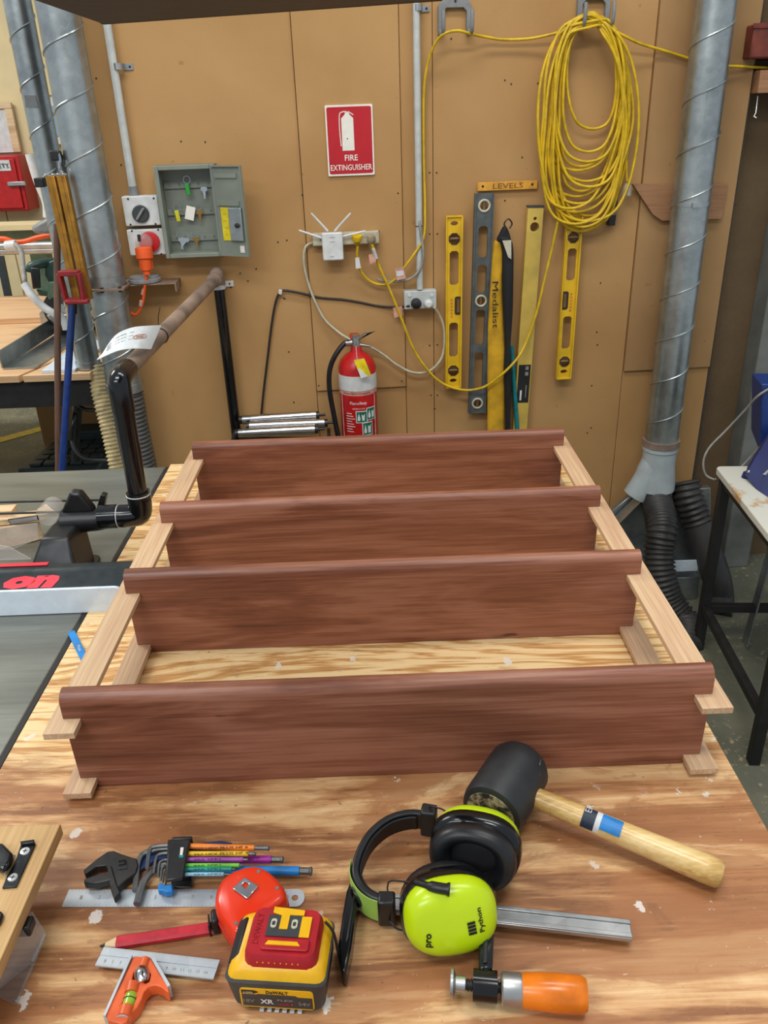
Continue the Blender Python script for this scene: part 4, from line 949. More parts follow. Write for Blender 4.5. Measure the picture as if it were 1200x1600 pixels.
# power strip, plug, router, white cord
t = wthing('power_strip', 'aged cream power strip screwed across the wall panel', 'power strip', 540, 385)
a = W(489, 385, .03); b = W(592, 361, .03)
MB(MW).bx((a[0], -.03, a[1]), (b[0], .004, b[1])).build('body', offwhite, t, .003)
for f in (.12, .36, .42, .9): MB(MW).lathe([(.004, 0), (.003, .001)], (a[0]+(b[0]-a[0])*f, -.03, b[1]-.02), (0, -1, 0), 8).build('switch', grey_pl, t)
MB().tube(smooth_pts([WV(*q) for q in ((490, 379, .01), (480, 383, .01), (475, 395, .01), (476, 420, .01), (484, 450, .01), (494, 475, .01), (508, 500, .01), (530, 520, .02), (548, 531, .05), (556, 536, .06), (565, 540, .06), (580, 543, .04), (600, 555, .02), (620, 570, .02), (645, 582, .02), (670, 580, .02), (688, 563, .02), (694, 540, .02), (693, 510, .02), (685, 490, .03), (678, 480, .045))], 6), .0046, 8).build('supply_cord', offwhite, t, angle=180)
MB().lathe([(.014, -.0), (.017, .01), (.015, .02), (.008, .026)], WP(669, 474, .03), tuple(WN), 18).build('supply_plug', white, t)
t = wthing('wifi_repeater', 'white plug-in network repeater with four splayed antennas', 'network repeater', 519, 408, .03)
plate(505, 363, 535, 408, .031, .06, 'body', white, t, .004, .006)
for (x0, y0), (x1, y1) in (((503, 372), (467, 360)), ((512, 361), (486, 333)), ((523, 361), (548, 333)), ((534, 370), (571, 361))):
    MB().tube([WV(x0, y0, .045), WV((x0*.2+x1*.8), (y0*.2+y1*.8), .055), WV(x1, y1, .055)], [.0042, .0036, .003], 8).build('antenna', white, t)
for dy, wd in ((371, .018), (378, .016), (401, .012)): MB(MW).box(WL(519, dy, .0603), (wd, .0006, .0016)).build('printed_line', ink_grey, t)
# fire extinguisher
c = WP(561, 640, .085); 
t = thing('fire_extinguisher', 'red fire extinguisher with white band hanging below the power strip', 'fire extinguisher', Vector((c.x, c.y, .68)))
rr_ = .069; zt_ = WP(557, 548, .085).z; zsh = WP(555, 580, .15).z; 
zw1 = D(557, 589, c.y-rr_).z; zw0 = D(560, 612, c.y-rr_).z; zl0 = D(560, 619, c.y-rr_).z
bx_, by_ = c.x, c.y
prof = [(.001, 0), (.062, .003), (rr_, .015), (rr_, zsh-.68), (.060, zsh-.68+.025), (.042, zsh-.68+.043), (.022, zsh-.68+.056), (.018, zsh-.68+.075)]
MB().lathe(prof, (bx_, by_, .68), (0, 0, 1), 40).build('cylinder', red, t)
MB().lathe([(rr_+.0006, zw0), (rr_+.0006, zw1)], (bx_, by_, 0), (0, 0, 1), 40).build('white_band', white, t)
MB().lathe([(rr_+.0005, zl0), (rr_+.0005, zw0-.002)], (bx_, by_, 0), (0, 0, 1), 40).build('print_band', sticker_pink, t)
def curved(s, ang, z, width, height, mat, bold=0, nm='lettering'):
    o = text(s, Matrix.Translation((bx_, by_, z)) @ RX, width, height, mat, t, nm, bold)
    Mi = RM[t.name]; inv = Mi.inverted()
    for v in o.data.vertices:
        q_ = Mi @ v.co; a_ = (q_.x-bx_)/rr_+ang; v.co = inv @ Vector((bx_+(rr_+.0012)*sin(a_), by_-(rr_+.0012)*cos(a_), q_.z))
    return o
def cpatch(a0, a1, z0_, z1_, mat, nm, e=.0008):
    m = MB(); lo = []; n_ = 8; vs = []
    for k in range(n_+1):
        a_ = a0+(a1-a0)*k/n_
        for r_ in (rr_, rr_+e):
            for z_ in (z0_, z1_): vs.append(Vector((bx_+r_*sin(a_), by_-r_*cos(a_), z_)))
    fs = []
    for k in range(n_):
        b_ = 4*k; fs += [(b_+2, b_+6, b_+7, b_+3), (b_, b_+1, b_+5, b_+4), (b_+1, b_+3, b_+7, b_+5), (b_, b_+4, b_+6, b_+2)]
    fs += [(0, 2, 3, 1), (4*n_, 4*n_+1, 4*n_+3, 4*n_+2)]
    m._add(vs, fs); return m.build(nm, mat, t)
curved('HIGH PERFORMANCE', -.05, (zl0+zw0)/2-.0005, .105, .007, ink)
curved('FlameStop', -.0, D(560, 631, by_-rr_).z, .062, .015, ink_white, .01)
curved('INSTRUCTIONS', .0, D(562, 639, by_-rr_).z, .045, .006, ink_white)
for a0, a1, y0, y1 in ((-.12, .42, 644, 660), (.46, .95, 640, 657), (.2, .72, 662, 680)):
    z1_, z0_ = D(560, y0, by_-rr_).z, D(560, y1, by_-rr_).z
    cpatch(a0-.04, a1+.04, z0_-.003, z1_+.003, white, 'sticker_border', .0007); cpatch(a0, a1, z0_, z1_, sticker_green, 'green_pictogram', .0012)
    f_ = [(a0+.06, z0_+.006), (a0+.18, z0_+.006), (a0+.2, z0_+.016), (a0+.12, z1_-.005), (a0+.05, z0_+.016)]
    def cv(a_, z_, r_): return Vector((bx_+r_*sin(a_), by_-r_*cos(a_), z_))
    MB().hull([cv(a_, z_, rr_+.0008) for a_, z_ in f_], [cv(a_, z_, rr_+.0018) for a_, z_ in f_]).build('flame_symbol', white, t)
    f_ = [(a0+.28, z0_+.006), (a0+.42, z0_+.006), (a0+.44, z1_-.008), (a0+.38, z1_-.014), (a0+.32, z1_-.014), (a0+.26, z1_-.008)]
    MB().hull([cv(a_, z_, rr_+.0008) for a_, z_ in f_], [cv(a_, z_, rr_+.0018) for a_, z_ in f_]).build('object_symbol', white, t)
for k in range(8):
    z_ = D(560, 647+k*4, by_-rr_).z; cpatch(-.72, -.38+.08*(k % 3), z_-.0012, z_+.0012, ink_white, 'instruction_line')
for s_ in (-1, 1): cpatch(s_*1.02-.015, s_*1.02+.015, .70, zl0-.002, ink_white, 'label_border')
zn = zsh+.070; hd = Vector((bx_, by_, zn))
MB().lathe([(.016, 0), (.018, .012), (.014, .03), (.014, .045)], hd, (0, 0, 1), 18).build('valve', steel, t)
MB().hull([hd+Vector(v) for v in ((.004, -.012, .024), (.045, -.012, .052), (.060, -.012, .056), (.010, -.012, .040))], [hd+Vector(v) for v in ((.004, .006, .024), (.045, .006, .052), (.060, .006, .056), (.010, .006, .040))]).build('top_lever', steel, t, .002)
MB().hull([hd+Vector(v) for v in ((.004, -.010, .006), (.055, -.010, .000), (.055, -.010, .006), (.006, -.010, .016))], [hd+Vector(v) for v in ((.004, .006, .006), (.055, .006, .000), (.055, .006, .006), (.006, .006, .016))]).build('carry_handle', steel, t, .002)
MB(MW).box(Vector(WL(554, 529, .03)), (.032, .06, .03)).build('bracket', red, t, .004)
MB(MW).lathe([(.008, 0), (.008, .01)], WL(555, 528, .062), (0, -1, 0), 14).build('gauge', steel, t)
hs = [hd+Vector((-.014, -.005, .018)), hd+Vector((-.04, -.01, .018)), D(523, 557, by_-.02), D(515, 580, by_-.02), D(515, 610, by_-.02), D(521, 645, by_-.02), D(528, 680, by_-.02), D(532, 700, by_-.02)]
MB().tube(smooth_pts(hs, 6), .0095, 12).build('hose', black, t, angle=180)
MB().tube([hs[0], hs[0].lerp(hs[1], .9)], .0112, 12).build('hose_ferrule', steel, t)
a = [D(553, 563, by_-.085), D(569, 560, by_-.085), D(580, 586, by_-.09), D(564, 591, by_-.09)]
tg = MB().hull(a, [v+Vector((0, .001, 0)) for v in a]).build('inspection_tag', sticker_yel, t)
a = [D(559, 577, by_-.0885), D(562, 576, by_-.0885), D(575, 588, by_-.0915), D(564, 591, by_-.0915)]
MB().hull(a, [v+Vector((0, .001, 0)) for v in a]).build('tag_white_corner', white, tg)
MB().tube([D(558, 562, by_-.085), hd+Vector((0, -.014, .01))], .0008, 5).build('tag_string', white, tg)
# steel rollers
def roller(x0, y0, x1, y1, wr, label):
    a, b = WP(x0, y0, wr), WP(x1, y1, wr); t = thing('steel_roller', label, 'roller', (a+b)/2-Vector((0, 0, .02)), group='steel rollers below the wall pipe')
    m_ = MB().tube([a, b], .0175, 24).build('tube', chrome, t); d_ = (b-a).normalized()
    MB().tube([b, b+d_*.012], .015, 18).build('end_cap', black, t); MB().tube([a-d_*.012, a], .015, 18).build('end_cap', black, t)
    MB().tube([b+d_*.012, b+d_*.035], .005, 10).build('axle', dark_steel, t)
roller(379, 656, 494, 649, .06, 'back steel roller, topmost of the three by the wall'); roller(390, 666, 507, 661, .10, 'middle steel roller, reaching furthest right'); roller(373, 677, 492, 671, .14, 'front steel roller, nearest the timber frame')
t = thing('roller_stand', 'black steel stand carrying the three rollers', 'stand', WP(430, 720, .1))
a = WP(370, 672, .10); b = WP(505, 672, .10)
for q in (a+Vector((-.012, 0, 0)), b+Vector((.02, 0, 0))): MB().box(q+Vector((0, 0, -.03)), (.012, .12, .03), Matrix.Rotation(TH, 3, 'Z')).build('end_bracket', black_matt, t, .002)
MB().beam(a+Vector((0, .02, -.05)), b+Vector((.02, .02, -.05)), .03, .02).build('crossbar', black_matt, t)
for q in (a, b): MB().beam(q+Vector((0, .02, -.06)), Vector((q.x, q.y+.02, 0)), .03, .03, (0, 1, 0)).build('leg', black_matt, t)
# timber cleat
t = wthing('timber_cleat', 'brown timber cleat with a slanted end behind the right duct', 'cleat', 1065, 345)
a = [WL(x, y, .02) for x, y in ((989, 288), (1138, 287), (1128, 342), (1034, 345), (1020, 335))]
MB(MW).prism([(v.x, v.z) for v in a], -.02, .0015, 'y').build('board', cleat_wood, t, .001)
# black pencil shaped item behind the coil
t = wthing('torpedo_level', 'short black pocket level hanging behind the yellow coil', 'spirit level', 958, 355)
a = W(951, 353, .02); b = W(967, 285, .02); MB(MW).prism([(a[0], a[1]), (b[0], a[1]), (b[0]+.004, b[1]), (a[0]+.004, b[1])], -.02, .012, 'y').build('body', black, t, .002)
c = WL(959, 330, .021); MB(MW).bx((c.x-.009, -.0215, c.z-.012), (c.x+.009, -.02, c.z+.012)).build('grey_panel', grey_pl, t); MB(MW).bx((c.x-.006, -.022, c.z-.009), (c.x+.006, -.0215, c.z+.009)).build('vial_window', black_gloss, t)
MB(MW).bx((c.x-.012, -.0205, c.z+.03), (c.x-.009, -.0201, c.z+.09)).build('white_edge', white, t)
# rust-red box, timber block at the top right
a = W(1169, 92, .04); b = W(1240, 36, .04)
t = wthing('red_steel_box', 'rusty red steel box fixed to the wall at top right', 'box', 1190, 92); MB(MW).bx((a[0], -.05, a[1]), (b[0]+.1, .1, b[1])).build('body', brick_red, t, .006); MB(MW).bx((a[0]-.004, -.054, b[1]-.012), (b[0]+.1, -.05, b[1]+.002)).build('lip', brick_red, t)
a = W(1181, 146, .02); b = W(1240, 108, .02)
t = wthing('timber_block', 'pale timber block with end grain below the red steel box', 'timber', 1190, 146); MB(MW).bx((a[0], -.03, a[1]), (b[0]+.1, .1, b[1])).build('block', cleat_wood, t, .002)
m = MB(MW).tube([WL(1184, 150, .01), WL(1181, 176, .01), WL(1178, 182, .015), WL(1182, 184, .02)], .0018, 6); m.build('hook', steel, t)
# ================================================================ RIGHT TABLE
t = thing('machine_table', 'black angle iron table with a worn white top at the right edge', 'table', B(1150, 900, 0))
zt = .73; c0 = B(1118, 728, zt); c1 = B(1204, 838, zt); d = (c1-c0).normalized(); e = Vector((-d.y, d.x, 0))
if e.x < 0: e = -e
LT = .66; WT = .55
def tp_(a_, b_, z=0): return Vector((c0.x, c0.y, 0)) + d.to_3d()*a_ + e*b_ + Vector((0, 0, z))
d = Vector((d.x, d.y, 0)).normalized()
def rr(a0, b0, a1, b1, r): return [(tp_(x, y).x, tp_(x, y).y) for x, y in rrect(a0, b0, a1, b1, r, 4)]
wt = NT('worn_white_laminate', .4); nn = wt.noise(wt.co(), 9, 5, .65)
wt_m = wt.out(wt.ramp(nn, [(.56, (214, 214, 202)), (.64, (196, 160, 116))]), None, nn, .05, .001)
MB().prism(rr(0, 0, LT, WT, .018), zt-.026, zt, 'z').build('top', wt_m, t, .004)
for a_, b_ in ((.03, .03), (LT-.03, .03), (.03, WT-.03), (LT-.03, WT-.03)):
    MB().beam(tp_(a_, b_, 0), tp_(a_, b_, zt-.027), .032, .032, tuple(e)).build('leg', black_matt, t, .001)
for z in (.18, zt-.045):
    for A_, B_ in (((.03, .03), (LT-.03, .03)), ((.03, WT-.03), (LT-.03, WT-.03)), ((.03, .03), (.03, WT-.03)), ((LT-.03, .03), (LT-.03, WT-.03))):
        MB().beam(tp_(*A_, z), tp_(*B_, z), .026, .028).build('crossbar', black_matt, t, .001)
MB().beam(tp_(.03, .2, .02), tp_(.03, .24, zt-.05), .04, .006, (1, 0, 0)).build('brace', galv, t)
t = thing('bench_machine', 'dark blue enamelled machine with white lettering on the white-topped table', 'machine', B(1195, 770, zt))
yv = B(1170, 745, zt).y
a = [D(1203, 676, yv-.02), D(1163, 742, yv-.02), D(1205, 796, yv-.20), D(1290, 740, yv-.20), D(1290, 676, yv-.02)]
MB().hull(a, [v+Vector((.03, .05, .01)) for v in a]).build('front_plate', navy, t, .003)
a = [D(1190, 600, yv+.05), D(1188, 690, yv+.05), D(1215, 760, yv-.02), D(1300, 760, yv-.02), D(1300, 600, yv+.05)]
MB().hull(a, [v+Vector((.02, .12, 0)) for v in a]).build('body', deepblue, t, .004)
q = B(1166, 746, zt); MB().cyl(q+Vector((0, -.0, .0)), q+Vector((0, 0, .018)), .016, .012, 16).build('foot', navy, t)
q = D(1170, 737, yv-.03); MB().sphere(q, .006).build('bolt', steel, t)
a = [D(1192, 741, yv-.10), D(1203, 731, yv-.10), D(1203, 734, yv-.10), D(1196, 742, yv-.10)]
MB().hull(a, [v+Vector((0, -.002, 0)) for v in a]).build('white_marking', white, t)
q = D(1204, 705, yv-.07); text('C', Matrix.Translation(q+Vector((0, -.02, 0))) @ Matrix.Rotation(radians(60), 4, 'X'), .022, .026, ink_white, t, bold=.02)
tag(MB().tube(smooth_pts([tp_(.02, .0, zt-.04), D(1118, 750, c0.y), D(1103, 742, c0.y+.02), D(1099, 722, c0.y+.03), D(1108, 700, c0.y+.04), D(1135, 672, c0.y+.04), D(1165, 640, c0.y), D(1185, 618, c0.y-.05), D(1215, 600, yv+.04)], 6), .0038, 8).build('grey_cable', grey_cord, None, angle=180), 'thin grey cable looping from under the white table top to the blue machine', 'cord')
tag(MB().tube(smooth_pts([D(1158, 730, yv+.1), D(1172, 715, yv+.1), D(1190, 695, yv+.08), D(1210, 665, yv+.06)], 5), .0036, 8).build('grey_cable', grey_cord, None, angle=180), 'short grey cable rising behind the blue machine plate', 'cord')
# ================================================================ FAR LEFT
zt = .9
t = thing('saw_bench', 'far workbench with two plywood slabs and a black steel frame', 'workbench', B(40, 700, 0))
f0 = B(-60, 590, zt); xR_ = B(85, 588, zt).x; yF = B(60, 586, zt).y; yM = B(40, 512, zt).y; xm = B(38, 583, zt).x
MB().hull([Vector((-4.2, yF, zt-.03)), Vector((xm-.012, yF, zt-.03)), Vector((xm+.36, yM+.25, zt-.03)), Vector((-4.2, yM+.25, zt-.03))], [Vector((-4.2, yF, zt)), Vector((xm-.012, yF, zt)), Vector((xm+.36, yM+.25, zt)), Vector((-4.2, yM+.25, zt))]).build('left_slab', far_ply, t, .002)
MB().hull([Vector((xm+.006, yF, zt-.03)), Vector((xR_+.14, yF, zt-.03)), Vector((xR_+.14, yM+.25, zt-.03)), Vector((xm+.378, yM+.25, zt-.03))], [Vector((xm+.006, yF, zt)), Vector((xR_+.14, yF, zt)), Vector((xR_+.14, yM+.25, zt)), Vector((xm+.378, yM+.25, zt))]).build('right_slab', far_ply, t, .002)
MB().bx((-4.2, yM+.1, zt+.001), (xR_+.3, yM+.75, zt+.03)).build('rear_slab', far_ply, t, .003)
fz = zt-.031
MB().bx((-4.2, yF+.03, fz-.12), (xR_+.13, yF+.08, fz)).build('front_rail', black_matt, t)
for x in (B(46, 640, .5).x, B(46, 640, .5).x-1.4): MB().bx((x-.05, yF+.04, 0), (x+.05, yF+.12, fz-.12)).build('leg', black_matt, t)
for x in (xR_+.08,): MB().bx((x-.03, yM+.5, 0), (x+.03, yM+.56, fz)).build('leg', black_matt, t)
a0, a1 = B(4, 578, zt), B(128, 498, zt)
fe = thing('steel_fence', 'long steel angle fence lying across the far plywood bench', 'fence', a0)
dd = (a1-a0).normalized(); a1 = a0+dd*((a1-a0).length)
MB().beam(a0+Vector((.0, 0, .0045))+Vector((.075, 0, 0)), a1+Vector((.075, 0, .0045)), .15, .007).build('flat_flange', galv, fe)
MB().beam(a0+Vector((0, 0, .045)), a1+Vector((0, 0, .055)), .006, .075).build('upright_flange', dark_steel if 0 else galv, fe)
# mitre saw
ym = 4.0
def Q(x, y, o=0): return D(x, y, ym+o)
t = thing('mitre_saw', 'green mitre saw with black handle on the far plywood bench', 'mitre saw', B(120, 540, zt))
def slab(pts, o0, o1, nm, mat, bev=.006): MB().hull([Q(x, y, o0) for x, y in pts], [Q(x, y, o1) for x, y in pts]).build(nm, mat, t, bev)
slab([(70, 412), (84, 406), (122, 410), (124, 440), (112, 452), (84, 456), (70, 430)], 0, .12, 'motor_arm', plain('dark_green_casing', (44, 72, 62), .4))
slab([(76, 440), (130, 440), (150, 470), (140, 490), (82, 485), (74, 462)], -.04, .16, 'blade_case', green_en)
MB().tube(smooth_pts([Q(84, 410, .04), Q(66, 412, .0), Q(50, 416, -.02), Q(49, 424, -.02)], 4), .022, 10).build('handle_bow', plain('dark_green_casing', (44, 72, 62), .4), t)
slab([(47, 418), (62, 418), (64, 450), (51, 452)], -.05, .0, 'grip', black)
slab([(56, 452), (80, 456), (82, 464), (62, 462)], -.03, .03, 'handle_base', plain('dark_green_casing', (44, 72, 62), .4))
MB().lathe([(.09, 0), (.09, .03), (.05, .05)], Q(100, 483, -.0), (0, -1, 0), 24).build('blade_guard', dark_steel, t)
MB().lathe([(.032, 0), (.032, .02)], Q(101, 484, -.05), (0, -1, 0), 18).build('arbor', chrome, t)
slab([(72, 492), (140, 490), (150, 505), (85, 508)], -.1, .12, 'casting', galv)
MB().lathe([(.22, 0), (.22, .05), (.20, .06)], B(118, 505, zt+.02)+Vector((.02, .1, 0)), (0, 0, 1), 32).build('turntable', galv, t)
c_ = B(150, 545, zt); MB().bx((B(95, 560, zt).x, yF+.02, zt+.001), (B(142, 560, zt).x, yF+.60, zt+.012)).build('base', fence_white, t)
MB().tube(smooth_pts([Q(38, 444, -.1), Q(50, 462, -.12), Q(66, 478, -.12), Q(84, 490, -.12), Q(98, 498, -.1), Q(104, 515, -.1)], 5), .018, 12).build('white_hose', white, t)
tag(MB().tube(smooth_pts([D(24, 382, 4.2), D(33, 392, 4.15), D(36, 415, 4.0), D(39, 442, 3.9)], 5), .012, 10).build('grey_lead', grey_cord, None, angle=180), 'grey lead dropping from the pipe rail to the white hose', 'cord')
# rear green beam, rails, orange lead
t = thing('green_machine_beam', 'pale green machine beam with a cream ledge behind the mitre saw', 'machine', Vector((-4, 5.2, .9)))
p0, p1 = D(-30, 358, 5.2), D(86, 354, 5.2); q0, q1 = D(-30, 386, 5.2), D(86, 382, 5.2)
MB().hull([p0, p1, q1, q0], [v+Vector((0, .15, 0)) for v in (p0, p1, q1, q0)]).build('beam', green_en, t)
MB().beam(p0+Vector((0, 0, .012)), p1+Vector((0, 0, .012)), .22, .03).build('ledge', cream_wall, t)
for xx in (-1.0, .0): 
    q_ = p1 + Vector((xx*2-.15, .08, 0)); MB().beam(Vector((q_.x, q_.y, 0)), Vector((q_.x, q_.y, q1.z)), .10, .10, (0, 1, 0)).build('post', green_en, t)
for i, (y, r_, lb) in enumerate(((385, .022, 'upper steel pipe rail behind the far bench'), (393, .018, 'lower steel pipe rail behind the far bench'))):
    tag(MB().tube([D(-60, y+2, 4.9), D(92, y-2, 4.9)], r_, 14).build('pipe_rail', steel), lb, 'rail')
tag(MB().tube(smooth_pts([D(-20, 376, 4.7), D(6, 373, 4.7), D(22, 378, 4.7), D(40, 377, 4.7), D(60, 371, 4.7), D(90, 366, 4.7)], 6), .014, 10).build('orange_lead', orange, None, angle=180), 'orange lead running along the green beam', 'cord')
tag(MB().tube([D(9, 385, 4.65), D(26, 383, 4.65)], .028, 12).build('white_connector', white, None, .004), 'white cable connector hanging on the pipe rail', 'connector')
# grey arm (band saw head) at 20..85, 350
t = thing('grey_machine', 'grey cast machine arm above the green beam', 'machine', D(60, 352, 4.5))
MB().hull([D(46, 356, 4.5), D(58, 348, 4.5), D(88, 332, 4.5), D(92, 350, 4.5), D(90, 366, 4.5), D(52, 366, 4.5)], [v+Vector((0, .2, 0)) for v in (D(46, 356, 4.5), D(58, 348, 4.5), D(88, 332, 4.5), D(92, 350, 4.5), D(90, 366, 4.5), D(52, 366, 4.5))]).build('arm', grey_pl, t, .02)
MB().tube(smooth_pts([D(50, 240, 4.55), D(62, 280, 4.55), D(76, 315, 4.55), D(78, 340, 4.55)], 5), .035, 12).build('white_curved_tube', white, t)
# red cabinet and white board on the far wall
yw = YF-.012
t = thing('red_cabinet', 'red wall cabinet with a white safety label and steel latch', 'cabinet', D(10, 332, yw))
a, b = D(-40, 332, yw-.2), D(38, 242, yw-.2)
MB().bx((a.x-.1, yw-.22, a.z), (b.x-.04, yw, b.z)).build('body', red, t, .008)
MB().bx((a.x-.1, yw-.235, a.z+.02), (b.x-.07, yw-.221, b.z-.02)).build('door', red, t, .006)
a, b = D(-20, 268, yw-.24), D(14, 250, yw-.24)
MB().bx((a.x, yw-.24, a.z), (b.x, yw-.236, b.z)).build('label', white, t)
text('SAFETY', Matrix.Translation(((b.x*.5+a.x*.5), yw-.2402, b.z-.035)) @ RX, (b.x-a.x)*.92, .028, ink, t)
text('SHEETS', Matrix.Translation(((b.x*.5+a.x*.5), yw-.2402, a.z+.03)) @ RX, (b.x-a.x)*.88, .028, ink, t)
q = D(26, 287, yw-.25); MB().box(q, (.13, .02, .03)).build('latch', steel, t, .004)
t = thing('white_board', 'small white board in a timber frame above the red cabinet', 'board', D(5, 240, yw))
a, b = D(-40, 240, yw-.02), D(12, 170, yw-.02)
MB().bx((a.x, yw-.02, a.z), (b.x-.02, yw-.005, b.z)).build('sheet', white, t); MB().bx((b.x-.02, yw-.035, a.z), (b.x+.035, yw-.005, b.z)).build('frame_side', pale_timber, t, .003)
MB().bx((a.x, yw-.035, b.z+.001), (b.x+.035, yw-.005, b.z+.04)).build('frame_top', pale_timber, t, .003)
# brown cabinet and dark step on the floor under the far bench
t = thing('brown_cabinet', 'plain brown board cabinet standing under the far bench', 'cabinet', B(120, 700, 0))
a = D(68, 690, 4.85); b = D(190, 600, 4.85)
MB().bx((a.x, 4.85, 0), (b.x+.1, 5.25, .84)).build('body', mdf, t, .003); MB().bx((a.x+.02, 4.835, .08), (b.x+.06, 4.849, .80)).build('door', mdf, t, .002)
t = thing('floor_mat_crate', 'dark green plastic crate lid with raised blocks on the floor', 'crate', B(90, 725, 0))
a, b = B(25, 728, .12), B(150, 728, .12); yb_ = B(60, 686, .12).y
MB().hull([Vector((a.x, a.y, 0)), Vector((b.x, b.y, 0)), Vector((b.x, yb_, 0)), Vector((a.x+.05, yb_, 0))], [Vector((a.x, a.y, .10)), Vector((b.x, b.y, .10)), Vector((b.x, yb_, .10)), Vector((a.x+.05, yb_, .10))]).build('body', plain('dark_green_crate', (52, 68, 70), .5), t, .012)
dk = plain('dark_green_crate', (52, 68, 70), .5)
for i in range(5):
    for j in range(5):
        x = a.x+.06+i*(b.x-a.x-.08)/5+.01*j; y = a.y+.03+j*(yb_-a.y-.04)/5
        MB().bx((x, y, .10), (x+(b.x-a.x)/7, y+(yb_-a.y)/7, .116)).build('raised_block', dk, t, .004)
MB().bx((b.x-.30, yb_-.02, 0), (b.x+.05, yb_+.22, .17)).build('raised_end', dk, t, .01)
tag(MB().tube(smooth_pts([B(118, 600, .5), D(117, 640, 3.55), D(112, 690, 3.45), D(130, 715, 3.4), D(170, 720, 3.35)], 6), .010, 10).build('black_hose', black, None, angle=180), 'thin black hose hanging in front of the brown cabinet', 'hose')
tag(MB().tube(smooth_pts([D(120, 632, 3.5), D(135, 640, 3.45), D(160, 640, 3.42)], 5), .009, 10).build('black_hose', black, None, angle=180), 'short black hose looping sideways by the brown cabinet', 'hose')
t = thing('steel_trestle', 'thin black steel trestle leg behind the blue pole', 'trestle', D(125, 700, 3.55))
MB().tube([D(124, 577, 3.5), D(122, 640, 3.5), D(117, 720, 3.5)], .018, 8).build('leg', black_matt, t); MB().beam(D(122, 579, 3.5), D(160, 579, 3.5), .03, .03).build('crossbar', black_matt, t)
# dark strip leaning at left edge under rail
tag(MB().beam(D(0, 400, 6.2), D(14, 468, 6.2), .05, .03, (0, 1, 0)).build('dark_board', charcoal), 'narrow dark board leaning on the far wall at the left edge', 'board')
# poles
def pole(p0, p1, r, mat, nm, label, cat='pole'):
    t = thing(nm, label, cat, p1); MB().tube([p0, p1], r, 14).build('shaft', mat, t); return t
t = pole(D(89, 350, 2.95), D(91, 735, 2.82), .0115, broom_wood, 'wooden_pole', 'thin brown wooden pole standing at left'); 
t = pole(D(113, 478, 2.90), D(97, 735, 2.78), .0125, deepblue, 'blue_pole', 'blue pole with a black cap leaning beside the brown pole')
MB().tube([D(114, 470, 2.91), D(113, 490, 2.90)], .0155, 14).build('cap', black, t)
# gold bar clamps
t = thing('bar_clamp', 'gold aluminium bar clamp with a red jaw leaning by the ducts', 'clamp', D(140, 480, 2.75))
p0, p1 = D(80, 275, 2.78), D(122, 468, 2.74)
dv = (p1-p0).normalized()
for off, nm in ((0, 'bar'), (.034, 'bar')):
    m = MB(); q = Vector((off, 0, 0)); m.beam(p0+q, p1+q, .028, .028, (0, 1, 0)); m.build(nm, gold, t, .002)
    m = MB(); m.beam(p0+q+Vector((.0, -.0145, 0)), p1+q+Vector((.0, -.0145, 0)), .005, .004, (0, 1, 0)); m.build('rib', gold, t)
m = MB(); c = p0+Vector((.0, 0, .0))
for off in (-.010, .012, .028, .045): m.beam(p0+Vector((off-.003, 0, .001))-dv*.001, p0+Vector((off-.003, 0, .001))-dv*.006, .0035, .03, (0, 1, 0))
m.build('cut_end', white, t)
rj = plain('dark_red_jaw', (140, 28, 34), .45)
a = [D(93, 427, 2.70), D(124, 426, 2.70), D(132, 470, 2.70), D(104, 470, 2.70)]
for i, j in ((0, 1), (1, 2), (2, 3), (3, 0)): MB().beam(a[i], a[j], .010 if i % 2 else .016, .035, (0, 1, 0)).build('red_jaw', rj, t, .002)
MB().box(D(121, 471, 2.69), (.075, .03, .014)).build('jaw_foot', rj, t, .004)
t = thing('clamp_head', 'black and chrome clamp head standing at the top of the gold bars', 'clamp', D(92, 290, 2.8))
MB().box(D(63, 285, 2.80), (.03, .03, .028)).build('foot', black, t, .003)
MB().tube(smooth_pts([D(88, 240, 2.82), D(96, 248, 2.82), D(102, 262, 2.82), D(108, 290, 2.82), D(116, 330, 2.82), D(124, 360, 2.82)], 5), .011, 8).build('arm', charcoal, t)
MB().tube(smooth_pts([D(90, 237, 2.79), D(94, 250, 2.79), D(93, 262, 2.79), D(98, 270, 2.79)], 5), .005, 8).build('chrome_lever', chrome, t)
MB().box(D(88, 243, 2.80), (.03, .03, .03)).build('jaw', black, t, .004)
# ================================================================ TOOLS ON THE BENCH
ZB0 = .9
# mallet
t = thing('rubber_mallet', 'black rubber mallet with a varnished wooden handle lying by the frame', 'mallet', B(800, 1240))
h0, h1 = B(816, 1192, .947), B(766, 1272, .947); hd = (h1-h0).normalized(); h1 = h0+hd*((h1-h0).length)
MB().lathe([(.030, -.002), (.041, .002), (.046, .012), (.0465, .03), (.0465, (h1-h0).length-.012), (.044, (h1-h0).length-.003), (.036, (h1-h0).length)], h0, hd, 40).build('head', rubber, t)
L_ = (h1-h0).length
worn = NT('worn_rubber_face', .6); nz = worn.noise(worn.co((1, 1, 1)), 60, 5, .7, .5); worn_m = worn.out(worn.ramp(nz, [(.42, (34, 34, 34)), (.5, (116, 100, 78)), (.6, (176, 160, 126))]), None, nz, .5, .002)
MB().lathe([(.0385, L_-.004), (.036, L_+.0006), (.02, L_+.0012)], h0, hd, 36).build('worn_face', worn_m, t)
hm = h0+hd*L_*.47; he = B(1128, 1368, .921); ha = (he-hm).normalized(); LL = (he-hm).length
g = hm+ha*.040
prof = [(.0145, .038), (.0152, .06), (.0155, LL*.35), (.0165, LL*.55), (.0185, LL*.8), (.0195, LL*.93), (.0185, LL*.985), (.015, LL)]
MB().lathe(prof, hm, ha, 28).build('handle', handle_wood, t)
